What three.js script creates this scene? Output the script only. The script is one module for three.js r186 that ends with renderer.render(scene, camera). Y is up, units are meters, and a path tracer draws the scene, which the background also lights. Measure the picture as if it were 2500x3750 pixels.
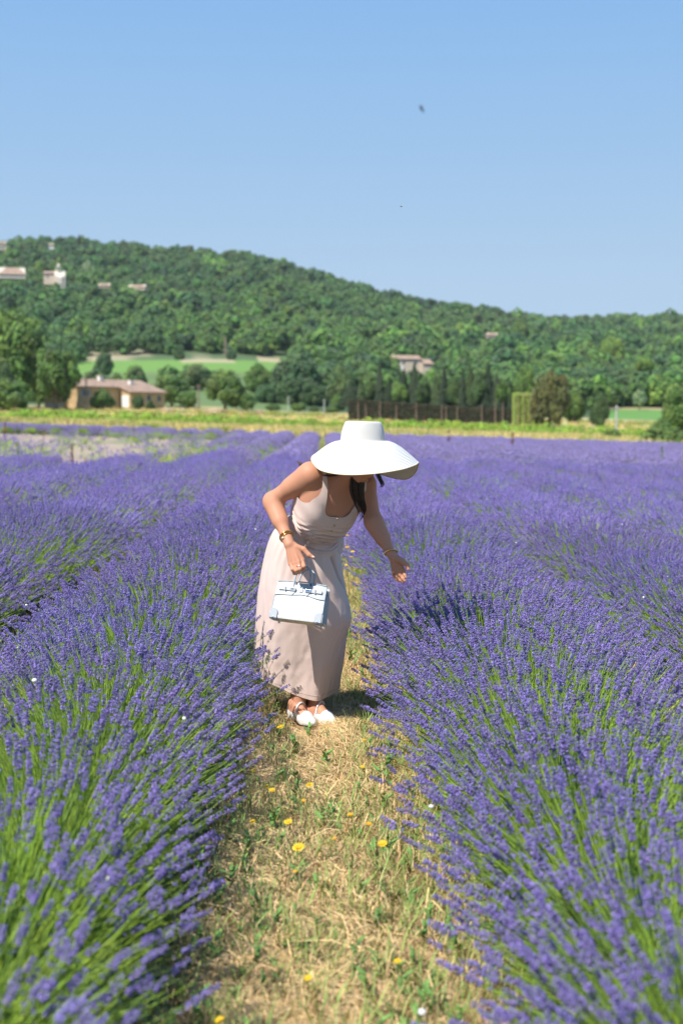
import * as THREE from 'three';
import { mergeGeometries, mergeVertices } from 'three/addons/utils/BufferGeometryUtils.js';
import { RoundedBoxGeometry } from 'three/addons/geometries/RoundedBoxGeometry.js';

// ---------------------------------------------------------------- camera, sky, sun, exposure
const F = 5208, HZ = 1528, VX = 1178, CAMH = 1.565;       // focal length and horizon in photograph pixels, eye height in metres
const scene = new THREE.Scene();
const camera = new THREE.PerspectiveCamera(2 * Math.atan(1875 / F) * 180 / Math.PI, 682 / 1024, 0.1, 6000);
camera.rotation.order = 'YXZ';
camera.position.set(0, CAMH, 0);
camera.rotation.set(-Math.atan((1875 - HZ) / F), -Math.atan((1250 - VX) / F), 0);
camera.focus = 6.95;
camera.userData.fStop = 2.6;
camera.updateMatrixWorld(true);
scene.add(camera);

const renderer = new THREE.WebGLRenderer({ antialias: true });
renderer.setSize(682, 1024);
renderer.toneMapping = THREE.LinearToneMapping;
renderer.toneMappingExposure = 1.34;
renderer.shadowMap.enabled = true;

const SUN = new THREE.Vector3(-0.95, 1.75, 1.0).normalize();
{
  const W = 256, H = 256, px = new Float32Array(W * H * 4);
  // clear summer sky: pale at the horizon, deeper towards the zenith
  const stops = [[0, .50, .655, .825], [5, .445, .62, .825], [10, .345, .55, .82], [16, .25, .475, .82], [28, .175, .38, .75], [50, .12, .28, .62], [90, .08, .20, .50]];
  for (let j = 0; j < H; j++) {
    const el = ((j + .5) / H - .5) * 180;
    let c;
    if (el <= 0) c = [.50, .655, .825];
    else { let k = 0; while (k < stops.length - 2 && stops[k + 1][0] < el) k++; const a = stops[k], b = stops[k + 1], t = Math.min(1, (el - a[0]) / (b[0] - a[0])); c = [1, 2, 3].map(q => a[q] + (b[q] - a[q]) * t); }
    for (let i = 0; i < W; i++) { const o = (j * W + i) * 4; px[o] = c[0] * .77; px[o + 1] = c[1] * .77; px[o + 2] = c[2] * .765; px[o + 3] = 1; }
  }
  const sky = new THREE.DataTexture(px, W, H, THREE.RGBAFormat, THREE.FloatType);
  sky.mapping = THREE.EquirectangularReflectionMapping; sky.magFilter = THREE.LinearFilter; sky.needsUpdate = true;
  scene.fog = new THREE.FogExp2(new THREE.Color().setRGB(.80, .90, 1), .00008);
  scene.background = sky; scene.environment = sky;
}
const sun = new THREE.DirectionalLight(new THREE.Color().setRGB(1, .95, .87), 4.9);
sun.position.copy(SUN).multiplyScalar(60); sun.castShadow = true;
Object.assign(sun.shadow.camera, { left: -40, right: 40, top: 40, bottom: -40, near: 1, far: 160 });
sun.shadow.mapSize.set(2048, 2048);
scene.add(sun); scene.add(sun.target);

// ---------------------------------------------------------------- helpers
let seed = 7;
function rnd() { seed = (seed + 0x6D2B79F5) | 0; let t = Math.imul(seed ^ (seed >>> 15), 1 | seed); t = (t + Math.imul(t ^ (t >>> 7), 61 | t)) ^ t; return ((t ^ (t >>> 14)) >>> 0) / 4294967296; }
const R = (a, b) => a + (b - a) * rnd();
const gauss = () => (rnd() + rnd() + rnd() + rnd() - 2) * .87 * 1.0;
const clamp = (x, a, b) => Math.min(b, Math.max(a, x));
const sstep = (a, b, x) => { const t = clamp((x - a) / (b - a), 0, 1); return t * t * (3 - 2 * t); };
const lerp = (a, b, t) => a + (b - a) * t;
function hash2(i, j) { let h = Math.imul(i, 374761393) + Math.imul(j, 668265263) | 0; h = Math.imul(h ^ (h >>> 13), 1274126177); return ((h ^ (h >>> 16)) >>> 0) / 4294967296; }
function noise2(x, y) { const i = Math.floor(x), j = Math.floor(y), u = x - i, v = y - j, s = u * u * (3 - 2 * u), t = v * v * (3 - 2 * v); return lerp(lerp(hash2(i, j), hash2(i + 1, j), s), lerp(hash2(i, j + 1), hash2(i + 1, j + 1), s), t); }
const fbm = (x, y) => .5 * noise2(x, y) + .3 * noise2(x * 2.1 + 7, y * 2.1) + .2 * noise2(x * 4.3, y * 4.3 + 3);
const V = (x, y, z) => new THREE.Vector3(x, y, z);
// the point at depth d (metres along -z) that stands at a given spot of the photograph
function at(px, py, d) {
  const v = V((px - 1250) / F, (1875 - py) / F, -1).applyQuaternion(camera.quaternion);
  return v.multiplyScalar(d / -v.z).add(camera.position);
}
const names = {};
function numbered(n) { if (!(n in names)) { names[n] = 0; return n; } names[n]++; return `${n}_${String(names[n]).padStart(3, '0')}`; }
function tag(o, label, category, group, kind) {
  if (label) o.userData.label = label; if (category) o.userData.category = category;
  if (group) o.userData.group = group; if (kind) o.userData.kind = kind; return o;
}
function thing(name, label, category, pos, group) {
  const o = new THREE.Group(); o.name = numbered(name); if (pos) o.position.copy(pos);
  scene.add(o); return tag(o, label, category, group);
}
function part(name, geo, mat, parent, label) {
  const m = new THREE.Mesh(geo, mat); m.name = name; m.castShadow = m.receiveShadow = true; (parent || scene).add(m);
  if (label) m.userData.label = label; return m;
}
function std(r, g, b, rough = .8, extra = {}) { return new THREE.MeshStandardMaterial({ color: new THREE.Color().setRGB(r, g, b), roughness: rough, ...extra }); }
function paint(geo, r, g, b) { // one vertex colour over a geometry
  const n = geo.attributes.position.count, a = new Float32Array(n * 3);
  for (let i = 0; i < n; i++) { a[i * 3] = r; a[i * 3 + 1] = g; a[i * 3 + 2] = b; }
  geo.setAttribute('color', new THREE.BufferAttribute(a, 3)); return geo;
}
class Soup { // a growing triangle mesh with vertex colours
  constructor() { this.p = []; this.c = []; this.i = []; this.n = []; }
  v(p, c, n) { this.p.push(p.x, p.y, p.z); this.c.push(c[0], c[1], c[2]); if (n) this.n.push(n.x, n.y, n.z); return this.p.length / 3 - 1; }
  t(a, b, c) { this.i.push(a, b, c); }
  octa(c, dir, len, wid, col, tipcol) { // little bud: a stretched octahedron along dir
    const d = dir.clone().normalize(), a = Math.abs(d.y) < .9 ? V(0, 1, 0) : V(1, 0, 0), x = a.clone().cross(d).normalize(), y = d.clone().cross(x);
    const q = [c.clone().addScaledVector(d, -len), c.clone().addScaledVector(x, wid), c.clone().addScaledVector(y, wid), c.clone().addScaledVector(x, -wid), c.clone().addScaledVector(y, -wid), c.clone().addScaledVector(d, len)];
    const b = q.map((p, k) => this.v(p, k > 0 && tipcol ? (k == 5 ? tipcol : tipcol) : col));
    for (let k = 0; k < 4; k++) { const m = 1 + k, n = 1 + (k + 1) % 4; this.t(b[0], b[n], b[m]); this.t(b[5], b[m], b[n]); }
  }
  tube(pts, rad, col, sides = 3) {
    let prev = null;
    pts.forEach((p, k) => {
      const d = (pts[Math.min(k + 1, pts.length - 1)].clone().sub(pts[Math.max(k - 1, 0)])).normalize(), a = Math.abs(d.y) < .9 ? V(0, 1, 0) : V(1, 0, 0), x = a.clone().cross(d).normalize(), y = d.clone().cross(x), r = typeof rad === 'number' ? rad : rad[k], ring = [];
      for (let s = 0; s < sides; s++) { const f = s / sides * 6.2832; ring.push(this.v(p.clone().addScaledVector(x, Math.cos(f) * r).addScaledVector(y, Math.sin(f) * r), Array.isArray(col[0]) ? col[k] : col)); }
      if (prev) for (let s = 0; s < sides; s++) { const n = (s + 1) % sides; this.t(prev[s], prev[n], ring[s]); this.t(ring[s], prev[n], ring[n]); }
      prev = ring;
    });
  }
  blade(p0, p1, p2, w, col, wdir) { // grass blade: bent, tapered strip
    const s = wdir.clone().multiplyScalar(w);
    const a = this.v(p0.clone().sub(s), col), b = this.v(p0.clone().add(s), col), c = this.v(p1.clone().sub(s), col), d = this.v(p1.clone().add(s), col), e = this.v(p2, col);
    this.t(a, b, c); this.t(c, b, d); this.t(c, d, e);
  }
  geo() {
    const g = new THREE.BufferGeometry(); g.setAttribute('position', new THREE.Float32BufferAttribute(this.p, 3)); g.setAttribute('color', new THREE.Float32BufferAttribute(this.c, 3)); g.setIndex(this.i);
    if (this.n.length === this.p.length) g.setAttribute('normal', new THREE.Float32BufferAttribute(this.n, 3)); else g.computeVertexNormals(); return g;
  }
}
const VC = (rough = .85, extra = {}) => new THREE.MeshStandardMaterial({ vertexColors: true, roughness: rough, side: THREE.DoubleSide, ...extra });
// many small copies of one shape as one part
const M4 = new THREE.Matrix4(), Q4 = new THREE.Quaternion(), UPV = V(0, 1, 0);
function inst(name, geo, mat, list, parent, kind = 'stuff') { // list: [pos, dir, spin, scale, colour]
  if (!list.length) return null;
  const m = new THREE.InstancedMesh(geo, mat, list.length), c = new THREE.Color(), q2 = new THREE.Quaternion(), s3 = V(1, 1, 1);
  list.forEach(([p, d, spin, s, col], k) => {
    Q4.setFromUnitVectors(UPV, d); q2.setFromAxisAngle(UPV, spin); Q4.multiply(q2);
    if (typeof s === 'number') s3.set(s, s, s); else s3.set(s[0], s[1], s[2]);
    m.setMatrixAt(k, M4.compose(p, Q4, s3)); m.setColorAt(k, c.setRGB(col[0], col[1], col[2]));
  });
  m.name = name; m.castShadow = m.receiveShadow = true; if (kind) m.userData.kind = kind; (parent || scene).add(m); return m;
}

// ---------------------------------------------------------------- terrain
const UC = [-600, 0, 300, 600, 870, 1178, 1400, 1700, 2000, 2500, 3100];
const PROFILE = [ // depth, and the height of the ground in the photograph at each column of UC
  [120, 1560, 1573, 1580, 1588, 1596, 1606, 1612, 1622, 1632, 1648, 1664],
  [240, 1485, 1490, 1492, 1495, 1502, 1512, 1516, 1524, 1532, 1548, 1565],
  [330, 1440, 1440, 1440, 1440, 1450, 1470, 1480, 1490, 1500, 1505, 1520],
  [450, 1360, 1358, 1355, 1350, 1352, 1375, 1395, 1425, 1440, 1450, 1465],
  [540, 1318, 1316, 1314, 1312, 1312, 1335, 1360, 1385, 1400, 1410, 1420],
  [760, 1110, 1112, 1118, 1135, 1150, 1195, 1230, 1275, 1300, 1310, 1320],
  [1080, 945, 938, 930, 960, 978, 1052, 1118, 1172, 1208, 1200, 1190],
  [1700, 1020, 1020, 1020, 1050, 1070, 1130, 1180, 1230, 1260, 1260, 1250],
  [5000, 1480, 1480, 1480, 1480, 1480, 1480, 1480, 1480, 1480, 1480, 1480],
];
function column(row, u) {
  let k = 0; while (k < UC.length - 2 && UC[k + 1] < u) k++;
  const t = clamp((u - UC[k]) / (UC[k + 1] - UC[k]), 0, 1), a = row[Math.max(k, 1)], b = row[k + 1], c = row[k + 2], d = row[Math.min(k + 3, UC.length)];
  return b + .5 * t * (c - a + t * (2 * a - 5 * b + 4 * c - d + t * (3 * (b - c) + d - a)));
}
function ground(x, z) {
  const r = Math.hypot(x, z), d = Math.max(-z, .7 * r, .01);
  const near = -.03 * clamp(x, -32, 32) - .002 * Math.max(0, Math.min(d, 140) - 10);
  if (d < 118) return near;
  const u = clamp(VX + F * x / d, -600, 3100);
  let k = 0; while (k < PROFILE.length - 2 && PROFILE[k + 1][0] < d) k++;
  const t = clamp(Math.log(d / PROFILE[k][0]) / Math.log(PROFILE[k + 1][0] / PROFILE[k][0]), 0, 1);
  const y = lerp(column(PROFILE[k], u), column(PROFILE[k + 1], u), t);
  return lerp(near, CAMH + (HZ - y) / F * d, sstep(118, 160, d));
}
const G = (px, d) => { const x = (px - VX) / F * d; return V(x, ground(x, -d), -d); };  // ground under a column of the photograph
// ground sheet: polar grid, finer where the camera looks
{
  const angs = []; for (let u = -700; u <= 3200; u += 14) angs.push(Math.atan((u - VX) / F));
  const a0 = angs[0], a1 = angs[angs.length - 1]; for (let k = 1; k < 48; k++) angs.push(a1 + (2 * Math.PI - (a1 - a0)) * k / 48);
  const rad = []; for (let k = 0; k <= 190; k++) rad.push(.6 * Math.pow(5000 / .6, k / 190));
  const p = [], c = [], uv = [], idx = [], n = angs.length;
  const col = (x, z) => {
    const r = Math.hypot(x, z), d = Math.max(-z, .7 * r), u = VX + F * x / d, f = fbm(x * .7 + 50, z * .7), f2 = fbm(x * .05, z * .05 + 9), mix = (a, b, t) => a.map((q, k) => lerp(q, b[k], clamp(t, 0, 1)));
    const soil = mix([.17, .115, .07], [.27, .20, .125], f), dry = mix([.56, .45, .25], [.44, .40, .17], f), grass = mix([.22, .29, .06], [.38, .38, .13], f);
    if (d < 104) {
      if (x < -4.9 && d > 31 && d < 98) return mix(mix([.36, .27, .20], [.46, .36, .28], f), [.22, .24, .10], sstep(.5, .75, fbm(x * .35, z * .12)) * .8);
      return mix(soil, grass, sstep(20, 60, d) * .7);
    }
    if (d < 250) return mix(mix(dry, grass, .5 * f2), [.28, .26, .09], sstep(.45, .6, f2) * .6);
    const y = HZ - (ground(x, z) - CAMH) * F / d, wood = [.05, .09, .035];
    if (d > 430 && d < 600 && u > 280 && u < 1090) { if (y > 1324) return [.15, .29, .045]; if (y > 1318) return mix([.46, .37, .23], dry, f2 * .6); return mix([.08, .13, .045], [.36, .31, .19], sstep(.60, .72, fbm(x * .05, z * .03))); }
    if (d > 250 && d < 345 && u > 2180) return y > 1500 ? [.12, .27, .045] : mix([.42, .28, .16], grass, f2);
    if (d > 250 && d <= 430 && u > 285 && u < 1090) return mix([.09, .17, .04], [.16, .22, .07], f2);
    return mix(wood, [.08, .13, .045], f2);
  };
  rad.forEach(r => angs.forEach(a => { const x = r * Math.sin(a), z = -r * Math.cos(a), cc = col(x, z); p.push(x, ground(x, z) - (r < 110 ? .0 : 0), z); c.push(...cc); uv.push(x, z); }));
  for (let j = 0; j < rad.length - 1; j++) for (let i = 0; i < n; i++) { const a = j * n + i, b = j * n + (i + 1) % n; idx.push(a, b, a + n, b, b + n, a + n); }
  const centre = p.length / 3; p.push(0, ground(0, 0), 0); c.push(.2, .15, .09); uv.push(0, 0);
  for (let i = 0; i < n; i++) idx.push(centre, (i + 1) % n, i);
  const g = new THREE.BufferGeometry(); g.setAttribute('position', new THREE.Float32BufferAttribute(p, 3)); g.setAttribute('color', new THREE.Float32BufferAttribute(c, 3)); g.setAttribute('uv', new THREE.Float32BufferAttribute(uv, 2)); g.setIndex(idx); g.computeVertexNormals();
  const m = part('ground', g, VC(.95), scene); tag(m, 'wide open land from lavender field soil to the wooded hillside', null, null, 'structure');
}
// the trodden path, a bumpy sheet of straw litter and soil
{
  const N = 512, px = new Uint8Array(N * N * 4);
  for (let j = 0; j < N; j++) for (let i = 0; i < N; i++) {
    const a = fbm(i / 9, j / 40), b = fbm(i / 40 + 9, j / 8), e = hash2(i, j), t = clamp(.55 * a + .55 * b - .05 + .25 * (e - .5), 0, 1), o = (j * N + i) * 4;
    px[o] = 150 + 92 * t; px[o + 1] = 112 + 98 * t; px[o + 2] = 68 + 82 * t; px[o + 3] = 255;
  }
  const map = new THREE.DataTexture(px, N, N); map.colorSpace = THREE.SRGBColorSpace; map.wrapS = map.wrapT = THREE.RepeatWrapping; map.magFilter = THREE.LinearFilter; map.needsUpdate = true;
  const p = [], pc = [], uv = [], idx = [], nx = 18, nz = 420, zz = k => -.4 - 100 * Math.pow(k / nz, 1.7);
  for (let k = 0; k <= nz; k++) for (let i = 0; i <= nx; i++) { const x = -.62 + 1.24 * i / nx, z = zz(k), e = Math.min(1, (nx / 2 - Math.abs(i - nx / 2)) / 3); { const so = clamp(sstep(-.12, -.34, x + .16 * (fbm(x * 4, z * 2.2) - .5)) * .9 + sstep(.62, .75, fbm(x * 2 + 9, z * 1.3)) * .7, 0, 1); pc.push(lerp(1, .42, so), lerp(1, .36, so), lerp(1, .34, so)); } p.push(x, ground(x, z) + .004 + e * .018 * fbm(x * 5, z * 5), z); uv.push(x * 1.3, z * 1.3); }
  for (let k = 0; k < nz; k++) for (let i = 0; i < nx; i++) { const a = k * (nx + 1) + i; idx.push(a, a + 1, a + nx + 1, a + 1, a + nx + 2, a + nx + 1); }
  const g = new THREE.BufferGeometry(); g.setAttribute('position', new THREE.Float32BufferAttribute(p, 3)); g.setAttribute('uv', new THREE.Float32BufferAttribute(uv, 2)); g.setAttribute('color', new THREE.Float32BufferAttribute(pc, 3)); g.setIndex(idx); g.computeVertexNormals();
  tag(part('path', g, new THREE.MeshStandardMaterial({ map, vertexColors: true, bumpMap: map, bumpScale: .01, roughness: 1 }), scene), 'dry straw path between the two nearest lavender rows', null, null, 'structure');
}

// ---------------------------------------------------------------- lavender
const GREEN = [[.29, .45, .045], [.34, .51, .055], [.20, .33, .065], [.38, .49, .10]];
const PURPLE = [[.225, .170, .50], [.28, .22, .59], [.175, .135, .38], [.37, .30, .66]], CALYX = [.135, .12, .20];
function stalkGeo(level, variant) {
  const s = new Soup(); const count = level === 0 ? 1 : level === 1 ? 6 : 9, spread = level === 0 ? 0 : level === 1 ? .075 : .17;
  for (let q = 0; q < count; q++) {
    const ox = R(-1, 1) * spread, oz = R(-1, 1) * spread, L = .40 + (count > 1 ? R(-.07, .05) : 0), bend = R(-.035, .035), bz = R(-.035, .035);
    const pt = t => V(ox * (.55 + .45 * t) + bend * t * t, L * t, oz * (.55 + .45 * t) + bz * t * t);
    const gcol = GREEN[Math.floor(R(0, 4))], sp = level === 0 ? R(.036, .056) : R(.042, .062), t0 = 1 - sp / L;
    if (level === 0) s.tube([pt(0), pt(.35), pt(.7), pt(1)], [.0018, .0017, .0014, .0007], gcol, 3);
    else { const w = level === 1 ? .0016 : .003, a = R(0, 6.28), d = V(Math.cos(a), 0, Math.sin(a)); s.blade(pt(level === 1 ? 0 : .2), pt(.6), pt(1), w, gcol, d); }
    const tone = R(.85, 1.15), pc = k => PURPLE[k].map((v, q) => v * tone * (level === 2 ? [1.06, 1.10, .88][q] : level === 0 ? [.92, .88, .95][q] : 1));
    if (level === 0) {
      const W = 5 + (variant & 1);
      for (let w = 0; w < W; w++) {
        const t = w === 0 ? t0 - .045 : t0 + (1 - t0) * (w - .6) / (W - 1), c = pt(t), shrink = w === 0 ? .7 : 1 - .45 * Math.pow(w / W, 3), nb = w === 0 ? 4 : 6, turn = R(0, 6);
        for (let b = 0; b < nb; b++) {
          const f = turn + b / nb * 6.2832 + R(-.3, .3), d = V(Math.cos(f), .9, Math.sin(f)).normalize(), r = .0054 * shrink, open = rnd() < .42;
          const cc = c.clone().add(V(Math.cos(f) * r, R(-.0045, .0045), Math.sin(f) * r));
          s.octa(cc, d, (open ? .0054 : .0046) * shrink, (open ? .0037 : .0029) * shrink, open ? pc(0) : CALYX, open ? pc(rnd() < .4 ? 3 : 1) : pc(rnd() < .5 ? 0 : 2));
        }
      }
    } else if (level === 1) {
      for (let w = 0; w < 5; w++) { const c = pt(t0 + (1 - t0) * (w + .3) / 5); for (let h = 0; h < 2; h++) { const f = R(0, 6.28), dd = V(Math.cos(f), .6, Math.sin(f)); s.octa(c.clone().add(V(Math.cos(f) * .004, 0, Math.sin(f) * .004)), dd, .0075, .0052, rnd() < .3 ? CALYX : pc(2), pc([0, 1, 3, 0][Math.floor(R(0, 4))])); } }
    } else { s.octa(pt(t0 + .2 * (1 - t0)), V(R(-.2, .2), 1, R(-.2, .2)), .03, .0115, CALYX, pc(Math.floor(R(0, 3)))); s.octa(pt(t0 + .75 * (1 - t0)), V(R(-.2, .2), 1, R(-.2, .2)), .028, .0095, pc(2), pc([0, 1, 3][Math.floor(R(0, 3))])); }
  }
  return s.geo();
}
const STALK = [[0, 1, 2, 3].map(v => stalkGeo(0, v)), [0, 1, 2].map(v => stalkGeo(1, v)), [0, 1, 2].map(v => stalkGeo(2, v))];
const lavMat = VC(.75);
// leafy tuft at the foot of the plants
const tuftGeo = (() => { const s = new Soup(); for (let k = 0; k < 26; k++) { const a = R(0, 6.28), t = R(.1, .9), d = V(Math.cos(a) * t, 1, Math.sin(a) * t).normalize(), l = R(.10, .2), o = V(Math.cos(a) * .02, 0, Math.sin(a) * .02), m = R(.8, 1.2); s.blade(o, o.clone().addScaledVector(d, l * .6), o.clone().addScaledVector(d, l).add(V(0, -.02, 0)), .0028, [.10 * m, .17 * m, .055 * m], V(-Math.sin(a), 0, Math.cos(a))); } return s.geo(); })();
const stemGeo = (() => { const s = new Soup(); for (let k = 0; k < 7; k++) { const a = R(0, 6.28), r = R(0, .03), l = R(.22, .36), o = V(Math.cos(a) * r, 0, Math.sin(a) * r), e = V(Math.cos(a) * (r + .035) + R(-.02, .02), l, Math.sin(a) * (r + .035)), m = R(.8, 1.2), c = GREEN[k % 4].map(q => q * m); s.tube([o, o.clone().lerp(e, .5).add(V(R(-.008, .008), 0, R(-.008, .008))), e], [.0021, .0019, .0009], c, 3); } return s.geo(); })();
const specks = []; // little white blossoms sitting in the lavender, filled in below
const ORD = ['first', 'second', 'third', 'fourth', 'fifth', 'sixth', 'seventh', 'eighth', 'ninth', 'tenth', 'eleventh', 'twelfth', 'thirteenth', 'fourteenth', 'fifteenth', 'sixteenth', 'seventeenth', 'eighteenth', 'nineteenth', 'twentieth'];
function lavenderRow(side, k) {
  const xc = side < 0 ? -.82 - 1.64 * k : .88 + 1.60 * k;
  const end = side < 0 ? 101 - (k > 6 ? 0 : 0) : 99;
  const label = k === 0 ? `near lavender row on the ${side < 0 ? 'left' : 'right'} edge of the straw path, ${side < 0 ? 'beside the skirt' : 'under the reaching hand'}`
    : `${ORD[k]} lavender row to the ${side < 0 ? 'left' : 'right'} of the straw path${side < 0 && k > 2 ? ', broken by bare soil' : ''}`;
  const row = thing('lavender_row', label, 'lavender row', null, 'lavender rows of the field');
  const lists = [[[], [], [], []], [[], [], []], [[], [], []]], tufts = [], stems = [];
  const seen = (x, z, m) => { const d = -z, px = VX + F * x / Math.max(d, .3); return Math.abs(px - 1250) < 1250 + m * F / Math.max(d, .3); };
  // walk along the row in short steps
  let z = -.9; const dz = .1;
  while (-z < end) {
    const d = -z; z -= dz;
    if (!seen(xc, z, 1.5)) continue;
    let keep = 1;
    if (side < 0 && k > 1) { const zone = 1; const s0 = k === 2 ? 32 : k === 3 ? 30 : 27.5 + 2 * noise2(k * 3.1, 4), s1 = k === 2 ? 66 : 94 - k * .15; if (d > s0 && d < s1) keep = k === 2 ? (d > 56 ? .3 : .06) : (k < 8 ? .055 * (noise2(z * .13, k * 5) > .42 ? 1.2 : .15) : 0); }
    if (side < 0 && k === 1 && d > 39 && d < 61) keep = .22;
    if (keep <= 0) continue;
    const bush = noise2(z * 1.5 + k * 17, side * 9 + 3), H = 1 + .16 * (bush - .5) + .10 * (noise2(z * .35, k * 7 + side) - .5), wob = .07 * (noise2(z * .8, k * 3 + 40) - .5);
    const lod = d < 13 ? 0 : d < 36 ? 1 : 2;
    const bloom = sstep(.28, .62, fbm(xc * .9 + 11, z * 1.1 + side * 5)), per = (lod === 0 ? lerp(side < 0 ? 400 : 640, 920, sstep(3, 8.5, d)) : lod === 1 ? 140 : 60) * dz * keep * lerp(.62, 1.12, bloom);
    let n = Math.floor(per + rnd());
    while (n-- > 0) {
      let a = R(-1, 1); a = Math.sign(a) * Math.pow(Math.abs(a), .9);
      const ang = a * 1.24 + gauss() * .08, along = gauss() * .22, lenS = R(.80, 1.06) * (1 - .10 * Math.pow(rnd(), 4)) ;
      const dir = V(Math.sin(ang) * Math.cos(along), Math.cos(ang) * Math.cos(along), Math.sin(along)).normalize();
      const outer = k > 0 || Math.sign(a) === side, L = (.615 + (outer ? (side < 0 || k === 0 ? lerp(.25, .06, sstep(22, 50, d)) : .25) : .085) * Math.abs(a)) * H * lenS, tipY = .06;
      const zz = z + R(-.5, .5) * dz, bx = xc + wob + gauss() * .07, base = V(bx, ground(bx, zz) + tipY, zz);
      const sc = R(.85, 1.15), start = base.clone().addScaledVector(dir, Math.max(.02, L - .40 * sc));
      // stalks droop outwards a little less at the tip
      const d2 = dir.clone().add(V(0, .18 * Math.abs(a), 0)).add(V(R(-.09, .09), 0, R(-.09, .09))).normalize();
      const tn = R(.8, 1.15), hue = R(-.06, .06) + .10 * (noise2(zz * .6, bx * .6) - .5);
      lists[lod][Math.floor(R(0, lists[lod].length))].push([start, d2, R(0, 6.28), lod === 0 ? [sc, sc, sc] : sc, [tn * (1 + hue), tn, tn * (1 - hue * .3)]]);
      if (lod < 2 && d < 24 && rnd() < (lod === 0 ? .0019 : .004)) specks.push([row, start.clone().addScaledVector(d2, .385 * sc)]);
    }
    let gs = Math.floor((lod === 0 ? lerp(side < 0 ? 400 : 240, 170, sstep(4, 8, d)) : lod === 1 ? 52 : 11) * dz * keep + rnd());
    while (gs-- > 0) { const ang = R(-1.25, 1.25), dir = V(Math.sin(ang), Math.cos(ang), gauss() * .2).normalize(), zz = z + R(-.05, .05), bx = xc + wob + gauss() * .08, tn = R(.75, 1.2), w = lod === 0 ? 1 : lod === 1 ? 1.5 : 2.6; stems.push([V(bx, ground(bx, zz) + .07, zz).addScaledVector(dir, R(.06, .22) * H), dir, R(0, 6), [w, R(.8, 1.12), w], [tn * R(.9, 1.15), tn, tn]]); }
    const nt = (lod === 0 ? 80 : lod === 1 ? 12 : 4) * keep;
    let m = Math.floor(nt * dz * 3 + rnd());
    while (m-- > 0) { const ang = R(-1.2, 1.2), q = R(.02, .30), dir = V(Math.sin(ang), Math.cos(ang), R(-.3, .3)).normalize(), bx = xc + Math.sin(ang) * q * 1.1, tn = R(.8, 1.2), w = lod === 0 ? 1 : lod === 1 ? 1.3 : 2; tufts.push([V(bx, ground(bx, z) + .03 + Math.cos(ang) * q * .8, z + R(-.05, .05)), dir, R(0, 6), [w, 1.15, w], [tn, tn * R(.95, 1.1), tn]]); }
  }
  // the stalks that show largest are parts of their own, the rest one part per shape
  let singles = 0;
  lists.forEach((l, lod) => l.forEach((list, v) => {
    if (lod === 0 && k === 0) {
      const near = list.filter(e => { const p = e[0].clone().addScaledVector(e[1], .37), dd = -p.z, px = VX + F * p.x / dd, py = HZ + (CAMH - p.y) * F / dd; return dd > 2 && px > 0 && px < 2500 && py > 2300 && py < 3750; }).slice(0, 70);
      near.forEach(e => { const m = part('flower_stalk', STALK[0][v], lavMat, row); Q4.setFromUnitVectors(UPV, e[1]).multiply(new THREE.Quaternion().setFromAxisAngle(UPV, e[2])); m.quaternion.copy(Q4); m.position.copy(e[0]); m.scale.set(...e[3]); singles++; });
      const set = new Set(near); list = list.filter(e => !set.has(e));
    }
    inst('flower_stalks', STALK[lod][v], lavMat, list, row);
  }));
  inst('leaf_tufts', tuftGeo, lavMat, tufts, row); inst('green_stems', stemGeo, lavMat, stems, row);
  return row;
}
const rowsL = [], rowsR = [];
for (let k = 0; k < 17; k++) { rowsL.push(lavenderRow(-1, k)); rowsR.push(lavenderRow(1, k)); }
{ // white specks among the flowers
  const s = new THREE.SphereGeometry(.0075, 8, 6), m = std(.82, .82, .80, .6);
  specks.filter(e => e[1].z < -2.2).sort((a, b) => hash2(Math.floor(a[1].z * 997), Math.floor(a[1].x * 991)) - hash2(Math.floor(b[1].z * 997), Math.floor(b[1].x * 991))).slice(0, 110).forEach(([row, p]) => { const o = part('white_blossom', s, m, row); o.position.copy(p); o.scale.set(R(.8, 1.25), R(.7, 1), R(.8, 1.25)); });
}

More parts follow.
